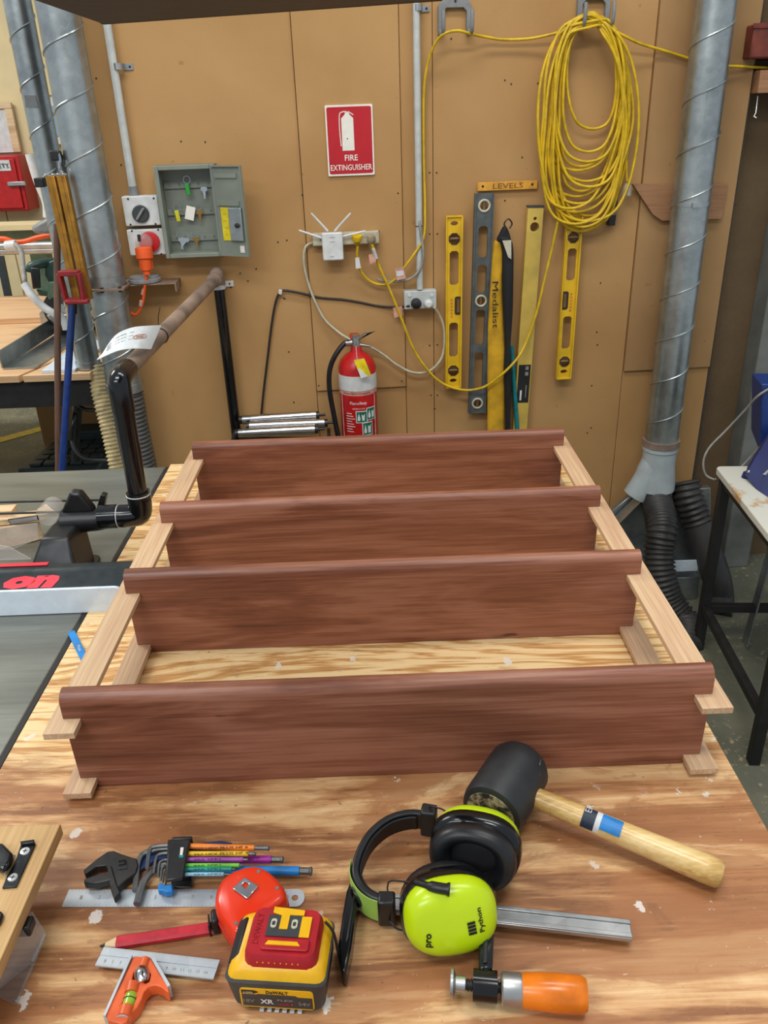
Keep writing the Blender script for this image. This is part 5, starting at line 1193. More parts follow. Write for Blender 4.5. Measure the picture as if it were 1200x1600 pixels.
for f0, f1, mm in ((.375, .435, plain('dark_blue_label', (26, 44, 66), .5)), (.435, .46, white), (.46, .555, cyan)):
    m = MB(); vs = []; K = 10; up = Vector((0, 0, 1)); sd_ = ha.cross(up).normalized(); u2 = sd_.cross(ha)
    for k in range(K+1):
        a_ = radians(-15 + (110 if mm is not cyan else 85)*k/K) + (radians(40) if mm is cyan else radians(15))
        for f in (f0, f1):
            for rr__ in (.0150, .01725): vs.append(hm+ha*LL*f+(sd_*cos(a_)+u2*sin(a_))*rr__)
    fs = [(0, 1, 3, 2), (4*K, 4*K+2, 4*K+3, 4*K+1)]
    for k in range(K): b_ = 4*k; fs += [(b_, b_+4, b_+5, b_+1), (b_+2, b_+3, b_+7, b_+6), (b_, b_+2, b_+6, b_+4), (b_+1, b_+5, b_+7, b_+3)]
    m._add(vs, fs); lab = m.build('label_band', mm, t)
q = hm+ha*LL*.405+Vector((0, .004, .0176)); text('ER', Matrix.Translation(q) @ Matrix.Rotation(atan2(ha.y, ha.x)+radians(90), 4, 'Z'), .014, .009, ink_white, t)
# bar clamp (F clamp)
t = thing('f_clamp', 'steel F clamp with black arms and an orange handle, lying under the earmuffs', 'clamp', B(780, 1470))
a, b = B(556, 1406, .915), B(986, 1455, .915); ax = (b-a).normalized(); sy = Vector((-ax.y, ax.x, 0)); 
MB().beam(a, b, .027, .007).build('bar', steel, t, .0012)
for s_ in (-1, 1): MB().beam(a+sy*s_*.0095+Vector((0, 0, .0043)), b+sy*s_*.0095+Vector((0, 0, .0043)), .006, .0022).build('bar_ridge', steel, t, .0008)
def arm(pts, zlo, zhi, nm, mat, bev=.003): return MB().prism([(B(x, y, .915).x, B(x, y, .915).y) for x, y in pts], zlo, zhi, 'z').build(nm, mat, t, bev)
arm([(548, 1388), (562, 1392), (563, 1412), (556, 1440), (550, 1490), (541, 1533), (534, 1528), (529, 1492), (536, 1440), (542, 1404)], .9005, .93, 'fixed_jaw', black_gloss)
arm([(553, 1412), (556, 1414), (546, 1480), (541, 1488)], .93, .9325, 'jaw_rib', black)
arm([(758, 1412), (774, 1412), (771, 1470), (769, 1530), (748, 1530), (748, 1470)], .9005, .934, 'sliding_arm', black_gloss)
arm([(755, 1455), (763, 1455), (761, 1522), (754, 1522)], .934, .937, 'arm_rib', black)
s0, s1 = B(703, 1536, .922), B(805, 1546, .922); sx_ = (s1-s0).normalized()
MB().lathe([(.012, .0), (.0165, .001), (.0165, .004), (.009, .007), (.009, .018)], s0, sx_, 24).build('swivel_pad', steel, t)
n_ = 90; MB().tube([s0+sx_*(.017+k*.00095) for k in range(n_)], [.0068 if k % 4 < 2 else .0054 for k in range(n_)], 12).build('screw', dark_steel, t)
q = B(758, 1541, .922); MB().cyl(q-sx_*.014, q+sx_*.014, .0175, .0175, 22).build('nut_housing', black_gloss, t)
h0_ = B(783, 1545, .922); h1_ = B(917, 1555, .922); hx = (h1_-h0_).normalized(); hl = (h1_-h0_).length
MB().lathe([(.0165, 0), (.0185, .002), (.0185, .022), (.0175, .024)], h0_, hx, 28).build('ferrule', steel, t)
MB().lathe([(.0175, .0235), (.019, .027), (.0208, hl*.6), (.0205, hl*.93), (.017, hl*.995), (.012, hl)], h0_, hx, 28).build('handle', hand_orange, t)
# earmuffs
t = thing('earmuffs', 'lime green earmuffs with black headband lying on the clamp', 'earmuffs', B(680, 1400))
def sq_lathe(prof, p, axis, xd, ry, nexp=2.5, segs=44):
    m = MB(); a = Vector(axis).normalized(); X = Vector(xd); X = (X-a*X.dot(a)).normalized(); Y = a.cross(X); rings = []
    for r, h in prof:
        rg = []
        for k in range(segs):
            u = 2*pi*k/segs; f = (abs(cos(u))**nexp+abs(sin(u))**nexp)**(-1/nexp); rg.append(m.bm.verts.new(p+a*h+X*cos(u)*f*r+Y*sin(u)*f*r*ry))
        rings.append(rg)
    for r0, r1 in zip(rings, rings[1:]):
        for k in range(segs): m.bm.faces.new((r0[k], r0[(k+1) % segs], r1[(k+1) % segs], r1[k]))
    m.bm.faces.new(rings[0][::-1]); m.bm.faces.new(rings[-1]); return m
SHP = [(1, .0), (1.0, .22), (.975, .45), (.90, .68), (.76, .86), (.55, .96), (.28, .995), (.01, 1)]
def cup(c, n_, xd, rx, ry, dep):
    n_ = Vector(n_).normalized(); k_ = ry/rx; r = rx
    sq_lathe([(a_*r*.97, b_*dep) for a_, b_ in SHP], c, n_, xd, k_).build('shell', lime, t, angle=180)
    sq_lathe([(r*.86, -.022), (r*1.0, -.018), (r*1.03, -.004), (r*.985, .003), (r*.9, .003)], c, n_, xd, k_).build('back_plate', black_gloss, t, angle=60)
    sq_lathe([(r*.50, -.020), (r*.50, -.036), (r*.58, -.045), (r*.74, -.049), (r*.90, -.044), (r*.965, -.034), (r*.93, -.022), (r*.8, -.018)], c, n_, xd, k_, 2.2).build('cushion', black, t, angle=180)
    sq_lathe([(r*.55, -.027), (r*.52, -.030), (r*.2, -.033), (.001, -.033)], c, n_, xd, k_, 2.2).build('inner_foam', foam, t)
cA = B(744, 1318, .955); nA = Vector((.25, .88, -.26))
cB = B(702, 1424, .950); nB = Vector((.10, -.90, .42))
cup(cA, nA, (1, -.3, 0), .060, .047, .036)
cup(cB, nB, (1, .1, 0), .0600, .0485, .034)
# headband swept strip
hp = smooth_pts([B(x, y, z) for x, y, z in ((668, 1282, .945), (640, 1280, .944), (606, 1290, .942), (577, 1314, .94), (560, 1345, .936), (554, 1375, .932), (563, 1398, .929), (580, 1413, .928), (602, 1420, .928))], 5)
def strip(path, half, t0, t1, nm, mat, tilt=0):
    m = MB(); vs = []; n_ = len(path)
    for i, q_ in enumerate(path):
        T_ = (path[min(i+1, n_-1)]-path[max(i-1, 0)]).normalized(); N_ = T_.cross(Vector((0, 0, 1))).normalized()
        up_ = (Vector((0, 0, 1))+N_*(tilt*(1-i/n_))).normalized()
        for hh_, tt in ((-half, t0), (half, t0), (half, t1), (-half, t1)): vs.append(q_+up_*hh_+N_*tt)
    fs = [(3, 2, 1, 0), tuple(4*(n_-1)+k for k in range(4))]
    for i in range(n_-1):
        for k in range(4): fs.append((4*i+k, 4*i+(k+1) % 4, 4*i+4+(k+1) % 4, 4*i+4+k))
    m._add(vs, fs); return m.build(nm, mat, t, .0025, angle=50)
strip(hp, .020, -.005, .005, 'headband', black, -.25); 
strip(hp[3:-3], .016, -.009, -.0045, 'headband_pad', foam, -.25)
strip(hp[22:39], .0185, .0052, .0062, 'lime_band_label', lime_pale)
q = hp[30]; T_ = (hp[31]-hp[29]).normalized(); N_ = T_.cross(Vector((0, 0, 1))).normalized()
Mo = Matrix((T_, Vector((0, 0, 1)), T_.cross(Vector((0, 0, 1))))).transposed().to_4x4()
MB().torus(q+N_*.0065, N_, .008, .0018, 20, 6, (1.5, 1)).build('band_emblem', black, t)
MB().box(hp[0]+Vector((.002, 0, 0)), (.022, .020, .046), Matrix.Rotation(radians(-15), 3, 'Z')).build('end_block', black, t, .003)
MB().box(hp[-1]+Vector((.002, 0, 0)), (.022, .020, .044), Matrix.Rotation(radians(-4), 3, 'Z')).build('end_block', black, t, .003)
def wire(pts): MB().tube(smooth_pts(pts, 3), .0013, 6).build('wire', dark_steel, t)
e0 = hp[0]; wire([e0+Vector((.006, .0, .02)), B(672, 1260, .972), B(690, 1264, .98), B(705, 1275, .975), B(725, 1292, .97)])
wire([e0+Vector((.006, 0, -.02)), B(676, 1304, .93), B(682, 1310, .935), B(700, 1300, .955)])
wire([hp[-1]+Vector((.004, 0, .018)), B(607, 1378, .955), B(628, 1377, .965), B(655, 1381, .98)])
wire([hp[-1]+Vector((.004, 0, -.016)), B(610, 1440, .925), B(622, 1452, .92), B(645, 1455, .92)])
def clip(pts, nm='arm_bracket'): MB().tube(smooth_pts(pts, 4), [.0045]*5+[.0065]*(len(smooth_pts(pts, 4))-7)+[.008]*2, 8).build(nm, black, t, angle=180)
clip([B(702, 1272, .985), B(716, 1282, .992), B(728, 1291, .996), B(744, 1299, .994)])
clip([B(648, 1378, .985), B(668, 1384, .996), B(688, 1388, 1.0), B(703, 1390, 1.0)])
# cup prints: projected onto the shell by sitting just above it
nb = nB.normalized(); xa = Vector((1, .1, 0)); xa = (xa-nb*xa.dot(nb)).normalized(); ya = nb.cross(xa)
def cupM(dx, dy, dz, rot): 
    Mx = Matrix((xa, ya, nb)).transposed().to_4x4(); return Matrix.Translation(cB+xa*dx+ya*dy+nb*dz) @ Mx @ Matrix.Rotation(rot, 4, 'Z')
def cup_text(s, dx, dy, w_, h_, rot, bold=0):
    o = text(s, cupM(dx, dy, .0, rot), w_, h_, ink, t, 'lettering', bold); inv = RM[t.name].inverted()
    prof = [(a_*.97, b_) for a_, b_ in SHP[:-1]]+[(0, 1)]
    for v in o.data.vertices:
        p_ = RM[t.name] @ v.co - cB; x_, y_ = abs(p_.dot(xa))/.060, abs(p_.dot(ya))/.0485; r_ = (x_**2.5+y_**2.5)**.4; h_ = .3
        for (ra, ha_), (rb, hb_) in zip(prof[1:], prof[2:]):
            if rb <= r_ <= ra: h_ = ha_+(hb_-ha_)*(ra-r_)/(ra-rb)
        v.co = inv @ (cB+xa*p_.dot(xa)+ya*p_.dot(ya)+nb*(.034*h_+.0012))
cup_text('Python', .033, .002, .030, .008, radians(96), .02)
cup_text('IIII', .021, -.006, .016, .010, radians(96), .05)
cup_text('pro', -.031, -.015, .018, .009, radians(84), .03)
# steel ruler
t = thing('steel_ruler', 'long satin steel ruler with a round hole, lying under the wrench', 'ruler', B(290, 1405))
a, b, c = B(98, 1418, .9), B(107, 1391, .9), B(476, 1404, .9)
p0 = (a+b)/2; ax = (c-p0); LL = ax.length; an = atan2(ax.y, ax.x); Mr = Matrix.Translation(Vector((p0.x, p0.y, .9005))) @ Matrix.Rotation(an, 4, 'Z')
hw = .0135; out = [(0, -hw), (LL-.010, -hw)] + [(LL-.010+.010*cos(k), hw*sin(k)) for k in [radians(-70+20*i) for i in range(8)]] + [(LL-.010, hw), (0, hw)]
MB(Mr).prism(out, 0, .001, 'z', [circ(LL-.013, 0, .0045, 14)]).build('blade', satin, t)
m = MB(Mr)
for k in range(1, 62):
    l_ = .006 if k % 10 == 0 else (.0045 if k % 5 == 0 else .003)
    m.bx((k*.005-.0002, hw-l_, .00102), (k*.005+.0002, hw-.0003, .00115)); m.bx((k*.005-.0002, -hw+.0003, .00102), (k*.005+.0002, -hw+l_, .00115))
tag(m.build('graduations', ink_grey, t), None, kind='stuff')
for k in range(1, 13): text(str(k), Mr @ Matrix.Translation((k*.0254-.004, .001, .001)), .003+.003*(k > 9), .0055, ink_grey, t, 'numeral')
# combination square
t = thing('combination_square', 'combination square with an orange head, spirit vial and steel blade', 'square', B(230, 1530))
a, b, c = B(158, 1480, .912), B(152, 1504, .912), B(338, 1513, .912); p0 = (a+b)/2; ax = c-p0; LL = ax.length; an = atan2(ax.y, ax.x)
Mr = Matrix.Translation(Vector((p0.x, p0.y, .908))) @ Matrix.Rotation(an, 4, 'Z'); hw = .0125
MB(Mr).prism([(0, -hw), (LL, -hw), (LL, -.0018), (0, -.0018)], 0, .002, 'z').prism([(0, .0018), (LL, .0018), (LL, hw), (0, hw)], 0, .002, 'z').prism([(0, -.002), (LL, -.002), (LL, .002), (0, .002)], 0, .001, 'z').build('blade', satin, t)
m = MB(Mr)
for k in range(1, 75): 
    l_ = .0035 if k % 5 == 0 else .002
    m.bx((k*.002-.00015, hw-l_, .00202), (k*.002+.00015, hw-.0002, .0021)); m.bx((k*.002-.00015, -hw+.0002, .00202), (k*.002+.00015, -hw+l_, .0021))
tag(m.build('graduations', ink_grey, t), None, kind='stuff')
for k in range(1, 15): text(str(k), Mr @ Matrix.Translation((k*.01, -.0055, .002)), .002+.002*(k > 9), .0038, ink_grey, t, 'numeral')
zq = .92
def P2(x, y, z=zq): q = B(x, y, z); return (q.x, q.y)
outl = [(209, 1493), (235, 1496), (250, 1522), (263, 1541), (264, 1550), (259, 1548), (252, 1542), (243, 1539), (233, 1541), (225, 1549), (221, 1561), (214, 1574), (203, 1584), (198, 1596), (190, 1600), (168, 1594), (165, 1585), (186, 1543)]
hole1 = [(208, 1519), (212, 1516), (236, 1520), (233, 1533), (228, 1536), (206, 1531)]
hole2 = [(197, 1553), (214, 1556), (206, 1576), (188, 1571)]
MB().prism([P2(*q) for q in outl], .9015, .9195, 'z', [[P2(*q) for q in hole1], [P2(*q) for q in hole2]]).build('head', sq_orange, t, .0012)
MB().prism([P2(*q) for q in hole1], .9015, .908, 'z').build('recess', black_matt, t); MB().prism([P2(*q) for q in hole2], .9015, .907, 'z').build('recess', black_matt, t)
e1, e2 = Vector((*P2(208, 1493), 0)), Vector((*P2(166, 1588), 0)); MB().beam(Vector((e1.x-.002, e1.y, .911)), Vector((e2.x-.002, e2.y, .911)), .003, .0215).build('steel_edge', satin, t)
e1, e2 = Vector((*P2(236, 1495), 0)), Vector((*P2(263, 1542), 0)); MB().beam(Vector((e1.x+.001, e1.y, .911)), Vector((e2.x+.001, e2.y, .911)), .0035, .0215).build('steel_edge', satin, t)
q = B(222, 1525, .918); MB().lathe([(.006, -.010), (.0085, -.007), (.0095, 0), (.0085, .006), (.006, .010)], q, (Vector(B(222, 1540, .918))-Vector(B(219, 1525, .918))).normalized(), 18).build('lock_nut', chrome, t)
g0, g1 = B(212, 1544, .9185), B(204, 1592, .9185); MB().tube([B(228, 1498, .9185), B(223, 1512, .9185)], .0055, 12).build('boss', sq_orange, t)
MB().tube([B(208, 1538, .917), B(205, 1553, .917)], .0085, 14).build('boss', sq_orange, t); MB().tube([B(199, 1574, .917), B(194, 1590, .917)], .0085, 14).build('boss', sq_orange, t)
MB().tube([B(206, 1554, .9155), B(200, 1574, .9155)], .0075, 14).build('vial', vial_green, t); MB().torus(B(203, 1563, .9155), B(206, 1554)-B(200, 1574), .0077, .0006, 16, 5).build('vial_line', black, t)
MB().tube([B(194, 1588, .914), B(192, 1594, .914)], .0085, 16).build('steel_cap', satin, t); MB().tube([B(176, 1585, .913), B(172, 1596, .913)], .006, 14).build('scriber', satin, t)
# carpenter pencil, red
t = thing('carpenter_pencil', 'flat red carpenter pencil with a bare wood point beside the square', 'pencil', B(250, 1465))
a, b = B(182, 1473, .905), B(333, 1450, .905); d_ = (b-a).normalized()
def octbeam(p0, p1, w0, h0, w1_, h1_, nm, mat):
    y_ = Vector((0, 0, 1)).cross(p1-p0).normalized(); z_ = Vector((0, 0, 1)); f = lambda w, h: [(w/2, h/4), (w/3, h/2), (-w/3, h/2), (-w/2, h/4), (-w/2, -h/4), (-w/3, -h/2), (w/3, -h/2), (w/2, -h/4)]
    return MB().hull([p0+y_*u+z_*v for u, v in f(w0, h0)], [p1+y_*u+z_*v for u, v in f(w1_, h1_)]).build(nm, mat, t)
octbeam(a, b, .016, .009, .016, .009, 'shaft', pencil_red); octbeam(a-d_*.014-Vector((0, 0, .001)), a-d_*.0002, .0055, .004, .0145, .008, 'sharpened_wood', pale_timber); octbeam(a-d_*.021-Vector((0, 0, .0015)), a-d_*.014-Vector((0, 0, .001)), .0015, .0015, .0055, .004, 'lead', black)
octbeam(b+d_*.0001, b+d_*.0012, .0155, .0085, .0155, .0085, 'end', pale_timber)
# tape measure
t = thing('tape_measure', 'glossy red-orange tape measure with a steel belt clip, propped on the battery', 'tape measure', B(390, 1440))
zt = .946
ol = [(336, 1406), (340, 1386), (351, 1369), (370, 1358), (393, 1352), (411, 1355), (430, 1369), (443, 1385), (446, 1399), (437, 1411), (414, 1426), (392, 1444), (378, 1456), (366, 1457), (354, 1442), (341, 1424)]
pl = smooth_pts([B(x, y, zt) for x, y in ol], 3, True)
cx_ = sum((v.x for v in pl))/len(pl); cy_ = sum((v.y for v in pl))/len(pl); cc = Vector((cx_, cy_, 0))
m = MB(); rings = []
for s_, z_ in ((.95, .9005), (1.0, .903), (1.03, .910), (1.03, .936), (1.0, .942), (.94, .946), (.84, .948)):
    rings.append([m.bm.verts.new(Vector((cx_+(v.x-cx_)*s_, cy_+(v.y-cy_)*s_, z_))) for v in pl])
K = len(pl)
for r0, r1 in zip(rings, rings[1:]):
    for k in range(K): m.bm.faces.new((r0[k], r0[(k+1) % K], r1[(k+1) % K], r1[k]))
m.bm.faces.new(rings[0]); m.bm.faces.new(rings[-1]); m.build('case', tape_red, t, angle=60)
m = MB(); m.tube([Vector((cx_+(v.x-cx_)*1.035, cy_+(v.y-cy_)*1.035, .923)) for v in pl], .0012, 6, True); m.build('case_seam', red, t)
a = [B(x, y, .9515) for x, y in ((363, 1388), (382, 1370), (404, 1384), (386, 1404))]
M2 = Matrix.Translation((a[0]+a[2])/2)
m = MB().prism([(v.x, v.y) for v in a], .9475, .9515, 'z', [[((v.x-a[0].x*.5-a[2].x*.5)*.28+(a[0].x+a[2].x)/2-.001, (v.y-(a[0].y+a[2].y)/2)*.34+(a[0].y+a[2].y)/2+.004) for v in a]]); m.build('belt_clip', chrome, t, .0008)
for x, y in ((433, 1388), (369, 1443), (404, 1362)): MB().lathe([(.003, 0), (.0026, .001)], B(x, y, .9475), (0, 0, 1), 10).build('screw', steel, t)
q = B(337, 1440, .915); MB().box(q, (.010, .020, .026), Matrix.Rotation(.2, 3, 'Z')).build('mouth', black, t, .003); MB().box(q+Vector((-.008, -.002, -.004)), (.002, .018, .020), Matrix.Rotation(.2, 3, 'Z')).build('end_hook', dark_steel, t)
# battery
q = B(435, 1583, .9); Mb = Matrix.Translation(q) @ Matrix.Rotation(radians(-6), 4, 'Z')
t = thing('battery_pack', 'yellow and black battery pack with a red adapter clipped on top', 'battery', None, M=Mb)
bw, bd = .114, .087
def ring(w0, w1_, y0, y1, c=.010): return rrect(-w0, y0, w1_, y1, c, 3)
m = MB(Mb)
def loft(sections, nm, mat, ang=50, bev=0):
    m = MB(Mb); rs = [[m.bm.verts.new(Vector((x, y, z))) for x, y in s_] for s_, z in sections]; K = len(rs[0])
    for r0, r1 in zip(rs, rs[1:]):
        for k in range(K): m.bm.faces.new((r0[k], r0[(k+1) % K], r1[(k+1) % K], r1[k]))
    m.bm.faces.new(rs[0]); m.bm.faces.new(rs[-1]); return m.build(nm, mat, t, bev, angle=ang)
H = bw/2
loft([(ring(H-.012, H-.010, .004, bd-.004), .0008), (ring(H-.004, H-.002, .001, bd), .011), (ring(H+.001, H, 0, bd), .044), (ring(H+.003, H+.002, 0, bd), .051)], 'lower_shell', charcoal)
loft([(ring(H+.001, H, .004, bd-.001), .0505), (ring(H-.002, H-.002, .008, bd-.002), .058), (ring(H-.010, H-.007, .013, bd-.005), .0645)], 'upper_shell', yel_batt)
MB(Mb).prism([(-H+.012, .0), (H-.012, .0), (H-.020, -.0012), (-H+.020, -.0012)], .052, .058, 'z').build('front_step', yel_batt, t, .001) if 0 else None
loft([(ring(H-.018, H-.009, .012, bd-.006, .012), .063), (ring(H-.019, H-.010, .013, bd-.007, .012), .073), (ring(H-.022, H-.013, .017, bd-.009, .010), .079)], 'adapter', red_batt)
za = .0792
MB(Mb).prism(rrect(-H+.038, .022, H-.020, .037, .003), za, za+.003, 'z').build('adapter_rib', red_batt, t, .001)
MB(Mb).prism([(-H+.043, .027), (H-.030, .027), (H-.034, .032), (-H+.046, .032)], za+.003, za+.0042, 'z').build('yellow_bar', yel_batt, t)
MB(Mb).prism([(-H+.040, .040), (H-.034, .040), (H-.034, .068), (-H+.040, .068)], za, za+.0012, 'z').build('black_panel', charcoal, t)
MB(Mb).prism([(-H+.055, .049), (H-.049, .049), (H-.049, .068), (H-.032, .068), (H-.032, .075), (-H+.044, .078), (-H+.044, .070), (-H+.055, .067)], za+.0012, za+.0024, 'z').build('yellow_window', yel_batt, t)
MB(Mb).prism([(H-.034, .040), (H-.022, .040), (H-.022, .067), (H-.034, .067)], za+.0004, za+.0016, 'z').build('yellow_tab', yel_batt, t)
for x in (-H+.0475, H-.0415): MB(Mb).prism(rrect(x-.0035, .050, x+.0035, .062, .003), za+.0012, za+.0026, 'z', [rrect(x-.002, .053, x+.002, .059, .0016)]).build('display_ring', offwhite, t)
for k in range(8): MB(Mb).lathe([(.0009, 0), (.0008, .0006)], (-H+.036+k*.0068, .0128, .071), (0, -1, .1), 8).build('vent_hole', yel_batt, t)
m = MB(Mb); xs = -H-.002
m.hull([Vector(v) for v in ((-H+.003, .020, .0535), (-H+.003, .074, .055), (-H+.012, .074, .0645), (-H+.0115, .026, .0635))], [Vector(v) for v in ((-H-.0025, .020, .0545), (-H-.002, .074, .056), (-H+.009, .074, .0665), (-H+.009, .026, .0655))]); m.build('side_grip', black, t, .001)
# front label
zf = .021; MF = Mb @ Matrix.Translation((0, -.0004, zf)) @ RX @ Matrix.Rotation(radians(-0), 4, 'X')
ZM = lambda z: .0105+(z-.0085)*1.22
FR = lambda x, z, dy: Mb @ Matrix.Translation((x, dy, ZM(z))) @ RX
def fplate(x0, z0, x1, z1, y, nm, mat, r=.004, pts=None): MB(Mb).prism([(a_, ZM(b_)) for a_, b_ in (pts or rrect(x0, z0, x1, z1, r, 3))], y, .004, 'y').build(nm, mat, t)
fplate(-.042, .0085, .044, .0355, -.0010, 'label_border', yel_batt); 
fplate(0, 0, 0, 0, -.0014, 'label_field', plain('label_grey', (62, 60, 58), .5), pts=[(-.040, .0105), (.0425, .0105), (.0425, .0265), (.026, .0265), (.023, .0285), (-.020, .0285), (-.023, .0275), (-.040, .0275)])
fplate(0, 0, 0, 0, -.0015, 'capacity_flag', black, pts=[(-.040, .029), (-.025, .029), (-.020, .0315), (-.025, .0335), (-.040, .0335)])
text('DeWALT', FR(.002, .0318, -.0011), .026, .0055, ink, t, bold=.03)
text('6.0Ah', FR(-.032, .0312, -.0016), .011, .003, ink_white, t)
text('18V', FR(-.032, .0190, -.0015), .013, .0060, ink_grey, t, bold=.01); text('XR', FR(-.011, .0188, -.0015), .016, .0080, ink_white, t, bold=.03)
text('FLEX', FR(.011, .0218, -.0015), .019, .0038, ink_grey, t, bold=.02); text('VOLT', FR(.011, .0160, -.0015), .019, .0038, ink_red, t, bold=.02); text('54V', FR(.033, .0182, -.0015), .014, .0062, ink_grey, t, bold=.01)
for k in range(6): MB(Mb).bx((-.022+k*.009, -.0005, .0015), (-.017+k*.009, .006, .004)).build('white_vent', white, t)
text('DEWALT', Mb @ Matrix.Translation((-H+.030, .050, za)) @ Matrix.Rotation(pi/2, 4, 'Z'), .04, .007, plain('embossed_dark_red', (150, 16, 26), .4), t)
tag(MB().tube(smooth_pts([B(508, 1440, .975), B(520, 1455, .965), B(527, 1480, .94), B(533, 1510, .905), B(541, 1530, .9015)], 6), .0018, 8).build('black_strap', black, None, angle=180), 'thin black strap running from the battery to the clamp tip', 'strap')
# hex key holder and keys
t = thing('hex_key_holder', 'black folding holder gripping the coloured hex keys', 'holder', B(270, 1370))
def pz(pts, z0, z1, nm, mat, par=t, bev=.002): return MB().prism([(B(x, y, z1).x, B(x, y, z1).y) for x, y in pts], z0, z1, 'z').build(nm, mat, par, bev)
pz([(262, 1311), (298, 1311), (285, 1372), (258, 1376)], .9315, .9365, 'front_flap', black); pz([(262, 1318), (299, 1316), (299, 1386), (268, 1386)], .9035, .9065, 'base', black)
MB().bx((B(264, 1345, .92).x, B(264, 1312, .93).y-.004, .905), (B(296, 1345, .92).x, B(264, 1312, .93).y+.002, .934)).build('spine', black, t, .002)
pz([(282, 1324), (287, 1324), (285, 1336), (281, 1336)], .9366, .9370, 'bit_emblem', sign_white, bev=0); pz([(279, 1336), (287, 1336), (286, 1340), (280, 1340)], .9366, .9371, 'bit_emblem_base', teal, bev=0)
pz([(246, 1381), (252, 1378), (258, 1382), (270, 1381), (270, 1392), (258, 1394), (254, 1391), (247, 1392)], .905, .915, 'blue_clip', cyan)
hexs = make_galv('hex_key_steel', (84, 86, 86), (120, 122, 122), .4, .6)
KEYS = [('orange', 1322, 1325, 398, 421, .0040, horange, .929, [(262, 1321), (238, 1324), (233, 1332), (230, 1358)], 'HF 6', .0030),
        ('yellow', 1334, 1334, 388, 400, .0035, hyellow, .928, [(262, 1333), (249, 1335), (244, 1341), (240, 1364)], 'HF 4', .0023),
        ('violet', 1343, 1343, 380, 388, .0031, purple, .927, [(262, 1343), (253, 1345), (249, 1350), (247, 1370)], '', .0019),
        ('light green', 1352, 1352, 374, 380, .0028, hgreen, .926, [(262, 1351), (256, 1353), (253, 1357), (251, 1376)], '', .0016),
        ('teal', 1358, 1358, 362, 368, .0027, hteal, .925, [(262, 1358), (258, 1360), (256, 1363), (255, 1379)], '', .0014),
        ('pale blue', 1366, 1366, 350, 362, .0025, hlblue, .924, [(263, 1366), (261, 1367), (260, 1369), (259, 1382)], '', .0012),
        ('thick magenta', 1343, 1343, 424, 443, .0052, magenta, .9125, [(266, 1327), (232, 1331), (217, 1345), (211, 1392)], '', .0042),
        ('thick blue', 1360, 1361, 468, 488, .0062, cyan, .9105, [(262, 1352), (243, 1358), (226, 1376), (214, 1413)], '', .0052)]
for nm, y0, y1, xs_, xe_, r_, mm, z_, arm_, tx, rs_ in KEYS:
    a, b = B(290 if z_ > .92 else 300, y0, z_), B(xs_, y1, z_); tp2 = B(xe_, y1+.5, z_)
    zz_ = [z_, z_, z_-.002, max(z_-.014, .903+rs_)]
    path = [a] + [B(x, y, q_) for (x, y), q_ in zip(arm_, zz_)]
    k_ = thing('hex_key', nm+' sleeved hex key in the black folding holder', 'hex key', path[1], group='coloured hex keys in one holder')
    MB().tube([a, b], r_, 14).build('sleeve', mm, k_)
    MB().tube(smooth_pts(path, 5), rs_, 6).build('bent_arm', hexs, k_, angle=50)
    dx = (tp2-b).normalized(); MB().tube([b, tp2-dx*.004], rs_*.95, 6).build('hex_tip', hexs, k_, angle=50); MB().lathe([(rs_*.8, -.005), (rs_*1.15, -.003), (rs_*1.15, -.001), (rs_*.8, 0)], tp2, dx, 12).build('ball_end', hexs, k_)
    if tx: q = B(345, y1-.0, z_+r_); text('950 HEX-PLUS '+tx, Matrix.Translation(q+Vector((0, 0, -.0002))), .075, r_*1.1, ink, k_)
    elif r_ < .0035: q = B(325, y1, z_+r_); text('950 SPKL', Matrix.Translation(q+Vector((0, 0, -.0002))), .04, r_*1.0, ink, k_)
# adjustable wrench
t = thing('adjustable_wrench', 'black adjustable wrench with open jaws lying over the ruler', 'wrench', B(200, 1365))
pz([(130, 1359), (133, 1366), (150, 1354), (165, 1352), (170, 1362), (172, 1378), (176, 1386), (180, 1390), (197, 1374), (212, 1364), (216, 1352), (214, 1342), (205, 1339), (190, 1334), (178, 1329), (168, 1330), (152, 1341)], .9035, .9155, 'fixed_jaw', dark_steel, t, .0015)
pz([(131, 1373), (131, 1379), (150, 1380), (170, 1375), (172, 1386), (178, 1403), (188, 1394), (182, 1380), (174, 1352), (168, 1354), (168, 1364), (155, 1365)], .9058, .9178, 'movable_jaw', dark_steel, t, .0015)
pz([(182, 1345), (198, 1343), (199, 1357), (184, 1359)], .9157, .9162, 'worm_recess', black, t, 0)
m = MB(); a, b = B(186, 1351, .914), B(196, 1349, .914); n_ = 24; m.tube([a.lerp(b, k/n_) for k in range(n_+1)], [.0055 if k % 4 < 2 else .0045 for k in range(n_+1)], 12); m.build('worm', dark_steel, t)
pz([(205, 1340), (216, 1341), (240, 1330), (300, 1318), (344, 1313), (362, 1316), (366, 1321), (345, 1324), (300, 1328), (240, 1345), (214, 1362)], .9008, .9075, 'handle', plain('dark_blue_grip', (28, 56, 110), .45), t, .0015)
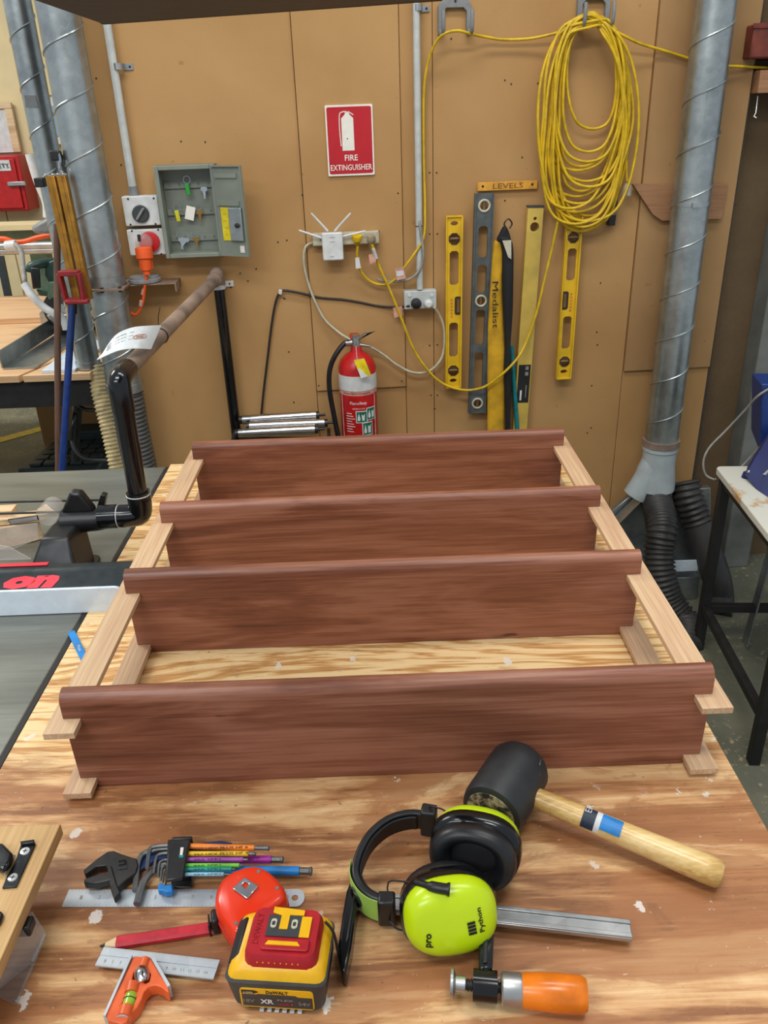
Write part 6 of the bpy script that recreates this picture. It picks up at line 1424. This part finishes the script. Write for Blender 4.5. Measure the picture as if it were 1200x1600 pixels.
# ---------------------------------------------------------------- timber board with toggle latches, lower left
zt = .985
def BP(x, y, z=zt): return B(x, y, z)
t = thing('latched_board', 'oak board with black toggle latches raised on clear acrylic at lower left', 'board', B(30, 1500))
a, b = BP(95, 1287), BP(-2, 1506); d_ = (b-a).normalized(); e_ = Vector((d_.y, -d_.x, 0)); e_ = -e_ if e_.x > 0 else e_
c4 = [a, a+d_*.34, a+d_*.34+e_*.20, a+e_*.20]
MB().hull([v-Vector((0, 0, .019)) for v in c4], c4).build('board', oak, t, .0012)
Ml = Matrix.Translation(a) @ Matrix((Vector((-e_.x, -e_.y, 0)), -d_, Vector((0, 0, 1)))).transposed().to_4x4()   # x right, y back, origin at the far right corner
def L2(x, y): q_ = Ml.inverted() @ BP(x, y, zt); return (q_.x, q_.y)
MB(Ml).prism([L2(*q_) for q_ in ((33, 1322), (55, 1318), (56, 1322), (26, 1388), (4, 1390), (12, 1370), (24, 1350))], .0003, .003, 'z').build('latch_plate', black_gloss, t, .0008)
MB(Ml).prism([L2(*q_) for q_ in ((33, 1320), (55, 1317), (56, 1322), (34, 1325))], .003, .007, 'z').build('latch_lip', black_gloss, t, .001)
for x, y in ((40, 1333), (21, 1374)): q_ = L2(x, y); MB(Ml).lathe([(.0066, 0), (.006, .0012), (.003, .0014)], (q_[0], q_[1], .003), (0, 0, 1), 18).build('screw', steel, t); q_ = q_; MB(Ml).bx((q_[0]-.003, q_[1]-.0006, .0044), (q_[0]+.003, q_[1]+.0006, .0047)).bx((q_[0]-.0006, q_[1]-.003, .0044), (q_[0]+.0006, q_[1]+.003, .0047)).build('screw_cross', dark_steel, t)
pp = [L2(*q_) for q_ in ((-14, 1330), (8, 1327), (18, 1338), (24, 1344), (20, 1358), (10, 1371), (-14, 1362))]
MB(Ml).prism(pp, .003, .014, 'z').build('toggle_lever', black_gloss, t, .004)
MB(Ml).tube([(*L2(24, 1342), .006), (*L2(9, 1372), .006)], .002, 8).build('pivot_pin', steel, t)
MB(Ml).prism([L2(*q_) for q_ in ((-20, 1430), (2, 1427), (7, 1432), (2, 1446), (-20, 1470))], .0003, .006, 'z').build('toggle_lever', black_gloss, t, .002)
# acrylic shield hanging below the board
A_ = [B(40, 1428, .965), B(67, 1457, .93), B(68, 1462, .915), B(22, 1570, .9015), B(-6, 1545, .9015), B(-10, 1500, .965)]
A_ = [B(46, 1425, .962), B(68, 1459, .925), B(52, 1500, .9015), B(22, 1570, .9015), B(-14, 1552, .9015), B(-14, 1530, .962)]
MB().hull(A_, [v+Vector((.004, .0, .0)) for v in A_]).build('acrylic_shield', acrylic, t)
MB().hull([B(67, 1459, .926), B(68, 1462, .926), B(50, 1502, .9025), B(48, 1500, .9025)], [v+Vector((.002, 0, 0)) for v in (B(67, 1459, .926), B(68, 1462, .926), B(50, 1502, .9025), B(48, 1500, .9025))]).build('polished_edge', white, t)
q_ = B(45, 1447, .955); MB().box(q_+Vector((-.01, 0, 0)), (.03, .02, .016)).build('under_clamp', black, t, .003)
bb = a+e_*.10+d_*.14; MB().box(Vector((bb.x, bb.y, .933)), (.06, .14, .0645), Matrix.Rotation(atan2(-d_.x, d_.y), 3, 'Z')).build('support_block', pale_timber, t, .001)
